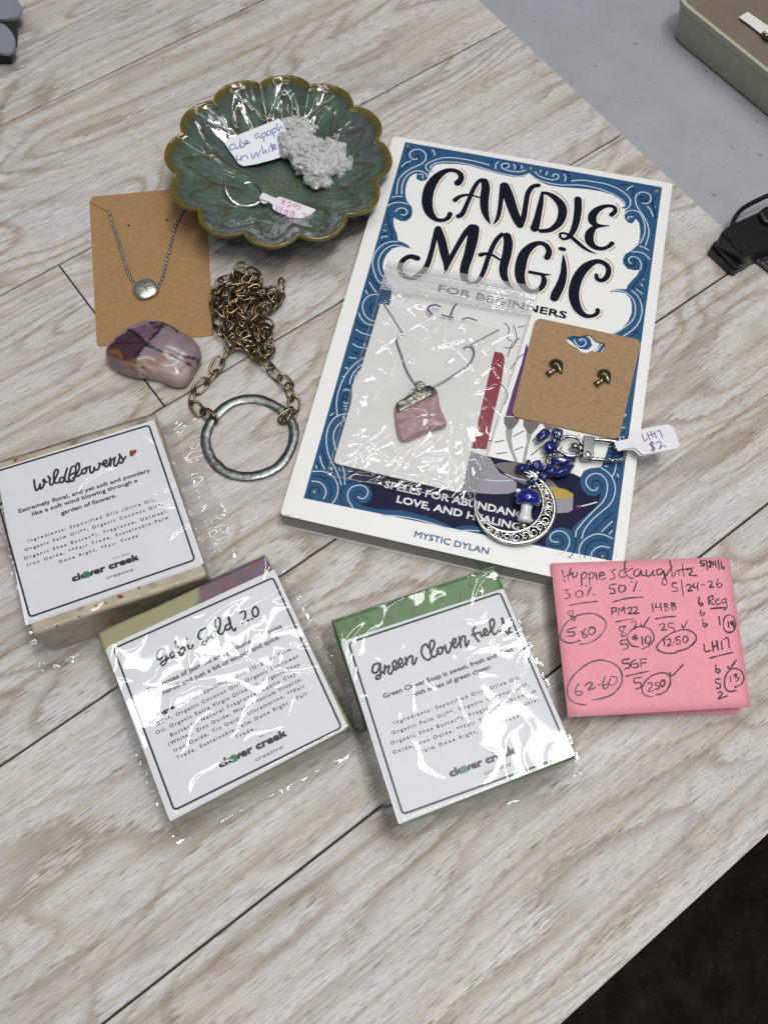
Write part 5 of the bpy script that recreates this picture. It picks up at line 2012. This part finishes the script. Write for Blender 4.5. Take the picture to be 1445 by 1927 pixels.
vs, fs = [], []
t0 = .145
for j in range(NY + 1):
    for i in range(NX + 1):
        s, t = i / NX, j / NY
        q = BT[0] * (1 - s) * (1 - t) + BT[1] * s * (1 - t) + BT[2] * s * t + BT[3] * (1 - s) * t
        side = (BT[1] - BT[0]).normalized()
        q = q + side * (noise.noise(Vector((t * 7, 1 if s < .5 else 5, 2))) * 1.0 * (abs(s - .5) * 2) ** 3)
        vs.append(Vector((q.x, q.y, ZC + bag_z(q, s, t))))
for j in range(NY):
    for i in range(NX):
        if j / NY < t0 - .01:
            continue
        a = j * (NX + 1) + i
        fs.append([a, a + NX + 1, a + NX + 2, a + 1])
mb = MB()
mb.add(vs, fs)
mb.build('bag_film', M['bagfilm'], bag)
# zip strip with its interlocking ridges
vs, fs = [], []
NS, NT = 120, 48
for j in range(NT + 1):
    for i in range(NS + 1):
        s, t = i / NS, j / NT * t0
        q = BT[0] * (1 - s) * (1 - t) + BT[1] * s * (1 - t) + BT[2] * s * t + BT[3] * (1 - s) * t
        tt = j / NT
        zz = 2.0 + .3 * noise.noise(Vector((q.x * .08, q.y * .08, 9))) + .08 * noise.noise(Vector((q.x * .5, q.y * .5, 9)))
        for c, wd, h in ((.30, .03, .7), (.36, .03, .6), (.50, .035, 1.5), (.60, .025, 1.0), (.74, .035, 1.5), (.81, .02, .6), (.92, .04, .8)):
            zz += h * math.exp(-((tt - c) / wd) ** 2)
        if tt > .9:
            zz -= (tt - .9) * 3
        vs.append(Vector((q.x, q.y, ZC + zz)))
for j in range(NT):
    for i in range(NS):
        a = j * (NS + 1) + i
        fs.append([a, a + NS + 1, a + NS + 2, a + 1])
mb = MB()
mb.add(vs, fs)
mb.build('zip_strip', M['zipfilm'], bag)
mb = MB()
for a, b in ((0, 3), (1, 2), (3, 2)):
    pts = [BT[a].lerp(BT[b], k / 30) for k in range(31)]
    pts = [Vector((q.x, q.y, ZC + .4 + .8 * noise.noise(q * .08))) for q in pts]
    mb.tube(pts, .22, 5)
mb.build('side_seam', M['zipfilm'], bag)
mb = MB()
mb.strokes("1090,885 1040,868 985,885 975,915 1005,948 1015,955", T5, 5, ZC + 2.4, 3.4, m=0)
mb.strokes("1245,858 1212,900 1190,972;1105,962 1150,975 1215,990;1300,1005 1350,990 1430,1015", T5, 5, ZC + 2.4, 2.4, m=1)
mb.build('marker_writing', [M['purple_pen'], M['black_ink']], bag, smooth=False)

# ------------------------------------------------------------------ earring card and studs
ZE = ZB + 1.2
oe, ke = (850, 580), 3.211
V = vv(P("508,56 1145,193 1007,795 358,650", oe, ke), ZE)
V = round_poly(V, 3.6, 6)
hole = vv(cr_spline(P("697,178 735,166 775,172 800,162 838,164 862,190 885,204 918,212 924,240 905,266 870,264 845,256 815,270 778,262 755,238 722,222 697,202", oe, ke), 2, True), ZE)
mb = MB()
mb.poly([list(reversed(V)), hole], 0, .5)
ec = mb.build('earring_card', M['kraft2'], None, smooth=False)
tag(ec, 'tan kraft earring card with rounded corners and hanger hole, on the book', 'card')
M['punch'] = simple('kraft_punch_ring', (.20, .115, .05), .7)
mb = MB()
for x, y, r in ((551, 325, 10), (591, 487, 10), (984, 432, 10), (870, 556, 9)):
    mb.strokes(' '.join(f"{x + r * math.cos(a)},{y + r * math.sin(a)}" for a in [i * math.pi / 6 for i in range(13)]), oe, ke, ZE + .05, .9)
mb.strokes("505,310 500,330 510,360 540,380 575,382;850,370 900,360;1010,400 1030,430 1020,465 985,478", oe, ke, ZE + .04, .5)
mb.build('punch_mark', M['punch'], ec, smooth=False)
for nme, dx, dy, lab in (('l', 0, 0, 'bronze mushroom stud nearer the zip bag on the kraft earring card'), ('r', 290, 62, 'bronze mushroom stud nearer the right edge of the kraft earring card')):
    e = thing('mushroom_earring', lab, 'earring', at(oe[0] + (630 + dx) / ke, oe[1] + (355 + dy) / ke, ZE), 'pair of mushroom stud earrings')
    mb = MB()
    ca = P(f"{592 + dx},{328 + dy} {612 + dx},{312 + dy} {640 + dx},{310 + dy} {662 + dx},{325 + dy} {668 + dx},{352 + dy} {662 + dx},{388 + dy} {640 + dx},{378 + dy} {618 + dx},{360 + dy} {600 + dx},{348 + dy}", oe, ke)
    ol = [Vector(q) for q in cr_spline([tuple(at(a, b, ZE + 1.2)) for a, b in ca], 4, True)]
    c = sum(ol, Vector()) / len(ol)
    ol = [c + (q - c) * 1.10 for q in ol]
    n = len(ol)
    vs, fs = [], []
    for r, t in [(.9, -1.0), (1, -.2), (.98, .3), (.84, .75), (.5, 1.35), (.2, 1.75), (.02, 1.85)]:
        for q in ol:
            vs.append(Vector((c.x + (q.x - c.x) * r, c.y + (q.y - c.y) * r, ZE + 1.3 + t)))
    for j in range(6):
        for i in range(n):
            fs.append([j * n + i, j * n + (i + 1) % n, (j + 1) * n + (i + 1) % n, (j + 1) * n + i])
    mb.add(vs, fs)
    mb.build('cap', M['dkbrass'], e, recalc=True)
    mb = MB()
    pts = [at(oe[0] + (x + dx) / ke, oe[1] + (y + dy) / ke, zz) for x, y, zz in ((632, 362, ZE + 1.6), (612, 378, ZE + 1.5), (596, 388, ZE + 1.3), (580, 400, ZE + 1.0))]
    mb.tube(pts, [1.5, 1.35, 1.35, 1.9], 10)
    mb.build('stem', M['dkbrass'], e)

# ------------------------------------------------------------------ keychain
om, km = (880, 780), 5.0
key = thing('moon_keychain', 'silver filigree crescent moon keychain with blue stone chips and a mushroom bead', 'keychain', at(1010, 920, ZB))
ZM = ZB + 2.6


def AT(x, y, zz):
    return at(om[0] + x / km, om[1] + y / km, zz)


oc = AT(438, 862, ZM)
r1 = (AT(828, 850, ZM) - AT(48, 870, ZM)).length / 2
oc = (AT(828, 850, ZM) + AT(48, 870, ZM)) / 2
ic = (AT(692, 800, ZM) + AT(82, 850, ZM)) / 2
ic = ic + Vector((0, .8, 0))
r2 = (AT(692, 800, ZM) - AT(82, 850, ZM)).length / 2
exm = (AT(828, 850, ZM) - AT(48, 870, ZM)).normalized()
eym = Vector((0, 0, 1)).cross(exm)


def polar(c, r, a, zz=ZM):
    q = c + (exm * math.cos(a) + eym * math.sin(a)) * r
    return Vector((q.x, q.y, zz))


mb = MB()
aS, aE = math.radians(72), math.radians(-190)
outer = [polar(oc, r1 - .8, aS + (aE - aS) * i / 90) for i in range(91)]
mb.tube(outer, [.40 + .85 * math.sin(math.pi * min(1, max(0, i / 90))) ** .6 for i in range(91)], 8, flat=.8)
bS, bE = math.radians(55), math.radians(-188)
innr = [polar(ic, r2 + .6, bS + (bE - bS) * i / 90) for i in range(91)]
mb.tube(innr, [.35 + .45 * math.sin(math.pi * i / 90) ** .6 for i in range(91)], 8, flat=.8)
mb.tube([AT(545, 512, ZM), AT(590, 540, ZM), AT(640, 570, ZM), AT(690, 620, ZM)], [.7, 1.1, 1.3, 1.0], 8, flat=.7)
mb.build('moon_rim', M['antique'], key)
# scrolls between the two rims
mb = MB()
for i in range(14):
    f = (i + .5) / 14
    a = math.radians(40 + (-178 - 40) * f)
    po = polar(oc, r1 - 1.0, a)
    dirv = (exm * math.cos(a) + eym * math.sin(a))
    # intersection with inner rim along the ray from the outer centre
    dcc = Vector((oc.x - ic.x, oc.y - ic.y, 0))
    bq = dirv.dot(dcc)
    disc = max(0, bq * bq - dcc.length_squared + (r2 + .8) ** 2)
    ri = -bq + math.sqrt(disc)
    pi_ = polar(oc, ri, a)
    w_ = (po - pi_).length
    if w_ < 1.4:
        continue
    mid = (po + pi_) / 2
    tang = Vector((0, 0, 1)).cross(dirv)
    sg = 1 if i % 2 else -1
    rs_ = w_ * .42
    sp_ = []
    for k in range(26):
        aa = k / 25 * math.pi * 2.6
        rr = rs_ * (1 - k / 25 * .72)
        sp_.append(mid + dirv * (math.cos(aa) * rr) * sg + tang * (math.sin(aa) * rr) * sg)
    mb.tube(sp_, [.44 - .12 * k / 25 for k in range(26)], 6, flat=.9)
    # bridging stroke
    t2 = mid + tang * (rs_ * 1.25)
    br_ = [po, t2 + dirv * rs_ * .5, t2 - dirv * rs_ * .3 + tang * .3, pi_ + tang * .8]
    mb.tube([Vector(v) for v in cr_spline([tuple(q) for q in br_], 4)], .34, 6, flat=.9)
    mb.ball(mid + tang * rs_ * 1.7 + dirv * rs_ * .5 * sg, (.7, .7, .5), 1)
mb.build('moon_filigree', M['antique'], key)
mb = MB()


def ring_(mb, x, y, rx, r, zz=ZM, tilt=.3, seg=20, ang=0, ry=None):
    c = AT(x, y, zz)
    ry = ry or rx
    pts = []
    for k in range(seg):
        a = 2 * math.pi * k / seg
        p = Vector((math.cos(a) * rx, math.sin(a) * ry, math.sin(a + 1) * tilt * rx))
        p.rotate(Matrix.Rotation(ang, 3, 'Z'))
        pts.append(c + p)
    mb.tube(pts, r, 8, True)


ring_(mb, 680, 520, 1.9, .62, ZM, .05)
ring_(mb, 605, 608, 1.6, .5, ZM, .05)
mb.build('moon_loop', M['antique'], key)
for (x, y, rx, ry, an, tl2) in ((730, 440, 2.2, 2.2, 0, .3), (760, 420, 1.8, 1.1, .8, .7), (790, 400, 1.9, 1.2, .6, .2), (812, 380, 1.8, 1.0, 1.2, .7), (832, 345, 2.0, 1.3, 1.0, .2), (845, 320, 1.8, 1.1, .4, .6), (720, 470, 1.5, .9, 1.4, .6), (590, 650, 1.5, .8, 1.0, .6), (835, 250, 1.9, 1.1, 1.9, .5), (815, 350, 1.5, .9, 0, .8)):
    mb = MB()
    ring_(mb, x, y, rx, .30, ZM + 1.2, tl2, 16, an, ry)
    mb.build('jump_ring', M['chrome'], key)
# swivel loop, ball, body and hook
ok_ = (930, 760)


def AK(x, y, zz):
    return at(ok_[0] + x / 5, ok_[1] + y / 5, zz)


mb = MB()
lp = [AK(x, y, ZB + 4.0) for x, y in ((835, 400), (800, 345), (740, 312), (660, 315), (605, 350), (582, 400), (605, 440), (640, 465), (700, 488), (770, 490), (830, 460))]
mb.tube([Vector(v) for v in cr_spline([tuple(q) for q in lp], 5)], .85, 8)
mb.build('swivel_loop', M['chrome'], key)
mb = MB()
for (x, y, r) in ((755, 400, (2.0, 1.8, 1.8)), (805, 415, (1.3, 2.6, 1.9)), (835, 420, (1.1, 1.9, 1.5))):
    mb.ball(AK(x, y, ZB + 4.0), r, 3, Matrix.Rotation(-.15, 3, 'Z'))
mb.build('swivel_ball', M['chrome'], key)
mb = MB()
mb.poly([[AK(x, y, ZB + 6.2) for x, y in ((838, 292), (940, 302), (935, 502), (832, 502))][::-1]], 0, 4.6)
mb.build('clasp_body', M['chrome'], key, smooth=False, bevel=.5)
mb = MB()
mb.ball(AK(878, 470, ZB + 6.2), (1.5, 1.5, .5), 2)
mb.build('rivet', M['antique'], key)
mb = MB()
hk = [AK(x, y, ZB + 3.6) for x, y in ((935, 335), (1020, 342), (1110, 352), (1180, 372), (1222, 410), (1230, 455), (1205, 510), (1160, 530), (1090, 533))]
mb.tube([Vector(v) for v in cr_spline([tuple(q) for q in hk], 5)], 1.05, 8)
mb.build('hook', M['chrome'], key)
mb = MB()
mb.tube([AK(x, y, ZB + 3.6) for x, y in ((832, 515), (930, 520), (1020, 527), (1085, 530))], .95, 8)
mb.tube([AK(x, y, ZB + 4.4) for x, y in ((1060, 522), (1080, 520), (1095, 522))], .9, 8)
mb.build('gate', M['chrome'], key)
M['lapis'] = simple('lapis_stone', (.010, .018, .13), .16, 0, .6, .55, 700, .15, 300, .7)
for (x, y, a, b, an) in ((455, 295, 78, 52, .9), (588, 282, 55, 62, .2), (522, 410, 66, 60, .4), (650, 535, 115, 48, .15), (640, 635, 112, 48, .55), (252, 605, 50, 46, 0), (320, 562, 24, 42, 0), (395, 590, 60, 55, .5), (528, 630, 60, 58, 1.0), (350, 735, 40, 40, 0), (455, 680, 50, 40, 0)):
    mb = MB()
    s = 1 / 5 / 4.0
    mb.ball(AK(x, y, ZB + 3.2 + (1.5 if y < 450 else 0)), (a * s, b * s, min(a, b) * s * .95), 3, Matrix.Rotation(an, 3, 'Z'), .35)
    mb.build('lapis_chip', M['lapis'], key)
# mushroom bead
M['blueglass'] = simple('cobalt_glass', (.006, .012, .22), .04, 0, .7, 0, 60, 0, 0, 1.0)
M['milk'] = simple('milk_glass', (.70, .74, .76), .08, 0, .6, .03, 200, 0, 0, .8, .0003, .3)
pt, pb = AT(578, 700, ZB + 6.5), AT(528, 1020, ZB + 4.2)
ax = (pb - pt).normalized()
sx = ax.cross(Vector((0, 0, 1))).normalized()
sy = ax.cross(sx)


def lathe(mb, prof, p0, n=28, m=0):
    vs, fs = [], []
    L_ = (pb - pt).length
    for (t, r) in prof:
        for k in range(n):
            a = 2 * math.pi * k / n
            vs.append(p0 + ax * (t * L_) + (sx * math.cos(a) + sy * math.sin(a)) * r)
    for j in range(len(prof) - 1):
        for k in range(n):
            fs.append([j * n + k, (j + 1) * n + k, (j + 1) * n + (k + 1) % n, j * n + (k + 1) % n])
    mb.add(vs, fs, m)


mb = MB()
lathe(mb, [(0, .1), (.01, 1.6), (.06, 3.6), (.16, 5.2), (.28, 6.0), (.38, 5.95), (.46, 5.2), (.50, 3.9), (.48, 2.0)], pt)
mb.build('glass_cap', M['blueglass'], key, recalc=True)
mb = MB()
lathe(mb, [(.40, 2.2), (.5, 2.7), (.62, 2.45), (.72, 2.5), (.84, 3.2), (.93, 3.4), (.99, 2.6), (1.0, .2)], pt)
mb.build('glass_stem', M['milk'], key, recalc=True)
mb = MB()
for (x, y, r) in ((482, 742, 1.5), (615, 705, .8), (672, 830, .9)):
    c = AT(x, y, ZB + 8.0)
    d = (c - (pt + ax * 5)).normalized()
    mb.ball(pt + ax * ((pb - pt).length * .25) + d * 5.75, (r, r * .75, r * .5), 2)
mb.build('cap_spot', M['milk'], key)
mb = MB()
mb.ball(AT(525, 1045, ZB + 3.5), (1.5, 1.4, 1.2), 2)
mb.ball(AT(575, 690, ZB + 5), (.8, .8, .8), 2)
mb.build('bead_pin', M['antique'], key)

# price tag on the keychain
ot, kt = (1130, 780), 8.5
zt1 = ZB + 6.8
kt_ = thing('price_tag', 'white barbell tag with purple writing LH17 $2 on the keychain clasp', 'price tag', at(1210, 835, ZB))
mb = MB()
mb.poly([P("215,452 240,430 330,408 430,390 445,340 490,285 540,256 800,205 1030,165 1080,160 1130,182 1162,222 1210,350 1256,480 1248,518 1200,546 950,595 690,642 645,628 600,580 560,540 520,528 400,548 275,588 245,530", ot, kt)], zt1, .16)
mb.build('tag_face', M['tagpaper'], kt_, smooth=False)
mb = MB()
mb.poly([P("280,590 390,570 520,565 570,610 615,655 680,660 960,612 1200,560 1240,530 690,630 560,535 400,545", ot, kt)], zt1 - 1.0, .16)
mb.build('tag_back', M['tagpaper'], kt_, smooth=False)
mb = MB()
mb.tube([at(ot[0] + 245 / kt, ot[1] + 520 / kt, zt1 - .3), at(ot[0] + 252 / kt, ot[1] + 535 / kt, zt1 - 1.2)], .6, 6)
mb.strokes("482,300 475,370", ot, kt, zt1 + .05, 2.0, m=0)
mb.build('tag_fold', M['p_white'], kt_, smooth=False)
mb = MB()
mb.strokes("655,320 675,370 700,425 745,385;738,292 760,350 790,408;755,345 800,325 855,310;790,268 815,320 830,365;848,275 868,325 890,380;895,275 945,255 958,300 985,368;845,455 800,452 775,475 800,500 845,520 865,550 840,572 805,572;800,435 828,590;822,432 850,588;880,462 930,432 960,450 955,505 935,555 960,520 990,498 1010,510 1045,515", ot, kt, zt1 + .06, 1.7)
mb.build('handwriting', M['purple_pen'], kt_, smooth=False)

# ------------------------------------------------------------------ bin at top right
bin_ = thing('storage_bin', 'olive green plastic bin with thin raised rim on the grey table', 'bin', at(1430, 60, -7.5))
ZT = -7.5
p0 = at(1266, 74, ZT)
p1 = at(1417, 199, ZT)
dx = (p1 - p0).normalized()
dy = Vector((0, 0, 1)).cross(dx)
if dy.dot(at(1400, 0, ZT) - p0) < 0:
    dy = -dy
HB = 27


def ring_pts(z_, grow, rad=9, n=6):
    a = p0 - dx * grow - dy * grow - dx * 3
    b = a + dx * (260 + 2 * grow)
    c = b + dy * (190 + 2 * grow)
    d = a + dy * (190 + 2 * grow)
    return [Vector((q.x, q.y, z_)) for q in round_poly([a, b, c, d], rad, n)]


mb = MB()
lays = [ring_pts(ZT + .1, -1.2, 8), ring_pts(ZT + 1.5, 0, 9), ring_pts(ZT + HB - 4, 3.2, 11), ring_pts(ZT + HB - 3.4, 4.2, 12), ring_pts(ZT + HB, 4.6, 12), ring_pts(ZT + HB, 2.2, 10), ring_pts(ZT + HB - 4, 1.4, 9), ring_pts(ZT + 3, -1.5, 7)]
n = len(lays[0])
vs = [q for l in lays for q in l]
fs = []
for j in range(len(lays) - 1):
    for i in range(n):
        fs.append([j * n + i, j * n + (i + 1) % n, (j + 1) * n + (i + 1) % n, (j + 1) * n + i])
fs.append(list(range(n)))
mb.add(vs, fs)
mb.build('bin_wall', M['olive'], bin_, angle=50, recalc=True)
mb = MB()
mb.poly([[q + Vector((0, 0, 9.0)) for q in ring_pts(ZT + 3, -.2, 8)]], 0, 0)
mb.build('bin_floor', M['olive_in'], bin_, smooth=False)
zf = ZT + 14
mb = MB()
mb.poly([P("1055,225 1170,155 1445,345 1600,460 1480,560 1360,455 1200,330", (1240, 0), 7.05)], zf, .4)
o = mb.build('paper_card', M['white_card'], None, smooth=False)
tag(o, 'small pale card lying inside the olive bin', 'card')
mb = MB()
for (x, y, r) in ((1385, 435, 1.0), (1420, 470, 1.4), (1450, 500, 1.2)):
    mb.ball(at(1240 + x / 7.05, y / 7.05, zf + 1.5), (r * 1.3, r, r), 2)
o = mb.build('metal_charm', M['dkbrass'], None)
tag(o, 'tiny dark metal charm on the pale card in the olive bin', 'charm')

# ------------------------------------------------------------------ black buckle at the right edge
ox, kx = (1300, 350), 9.966
bk = thing('black_charger', 'glossy black plastic plug housing with cable at the right edge', 'charger', at(1400, 460, 0))
mb = MB()
mb.poly([round_poly(vv(P("345,1170 430,1050 520,1000 900,1330 1060,1440 850,1590 770,1570", ox, kx), 5), 1.6, 3)], 0, 4.4)
mb.build('base_lip', M['black'], bk, smooth=False, bevel=.9)
mb = MB()
mb.poly([round_poly(vv(P("430,1080 560,980 1150,1290 1080,1400 960,1470 830,1500", ox, kx), 8), 1.5, 3)], 0, 6)
mb.build('shoulder', M['black'], bk, smooth=False, bevel=1.2)
mb = MB()
mb.poly([round_poly(vv(P("520,960 560,880 740,730 1270,490 1900,200 2300,900 1445,1105 1290,1180 1130,1290 1010,1330", ox, kx), 14), 2, 3)], 0, 13)
mb.build('housing', M['black'], bk, smooth=False, bevel=1.6)
for s in ("580,885 670,795 830,920 720,1025", "720,1030 850,925 980,1040 850,1180", "890,1180 980,1090 1120,1240 1020,1325"):
    mb = MB()
    mb.poly([round_poly(vv(P(s, ox, kx), 14.6), .8, 3)], 0, 2.5)
    mb.build('grip_pad', M['black'], bk, smooth=False, bevel=.5)
mb = MB()
mb.poly([vv(P("1265,480 1340,400 1445,350 1700,280 1800,520 1445,700 1350,640", ox, kx), 17)[::-1]], 0, 8)
mb.build('strain_relief', M['black'], bk, smooth=False, bevel=1.5)
mb = MB()
mb.tube(curve_pts("770,740 800,640 870,520 1000,400 1200,290 1445,175 1700,70", ox, kx, [12, 11, 9, 8, 8, 8, 8]), 1.35, 10)
mb.build('cable', M['black'], bk)
mb = MB()
mb.poly([round_poly(vv(P("1150,1360 1290,1200 1445,1120 1900,950 1900,1900 1445,1560 1300,1440", ox, kx), 3), 1, 3)], 0, 1.5)
o = mb.build('printed_strap', M['strap'], None, smooth=False)
tag(o, 'dull purple strap with black print under the black charger', 'strap')
mb2 = MB()
mb2.strokes("1180,1350,50 1330,1270,50;1330,1260,60 1320,1400,60;1310,1410,50 1445,1370,50;1400,1270,40 1445,1230,40;1390,1440,40 1445,1500,40", ox, kx, 3.06, 5)
mb2.build('black_print', M['black_ink'], o, smooth=False)

# ------------------------------------------------------------------ grey plates at top left
gp = thing('grey_clip', 'two rounded grey plates on a dark holder at the top left corner', 'clip', at(5, 60, 0))
for s in ("-260,-260 60,-220 180,-120 245,0 300,95 290,150 262,195 200,232 90,258 -60,262 -260,262", "-260,345 -80,322 0,314 80,345 150,420 195,500 207,570 195,650 165,695 120,718 60,722 -20,705 -260,640"):
    mb = MB()
    mb.poly([vv(cr_spline(P(s, (0, 0), 7.225), 3, True), 12)[::-1]], 0, 1.8)
    mb.build('plate', M['disc'], gp, smooth=False, bevel=.7, segs=3)
mb = MB()
mb.poly([vv(P("-260,150 150,200 182,262 170,430 100,560 100,690 -260,690", (0, 0), 7.225), 10)[::-1]], 0, 9.5)
mb.build('holder', M['holder'], gp, smooth=False, bevel=1)

# faint round dents in the planks by the book
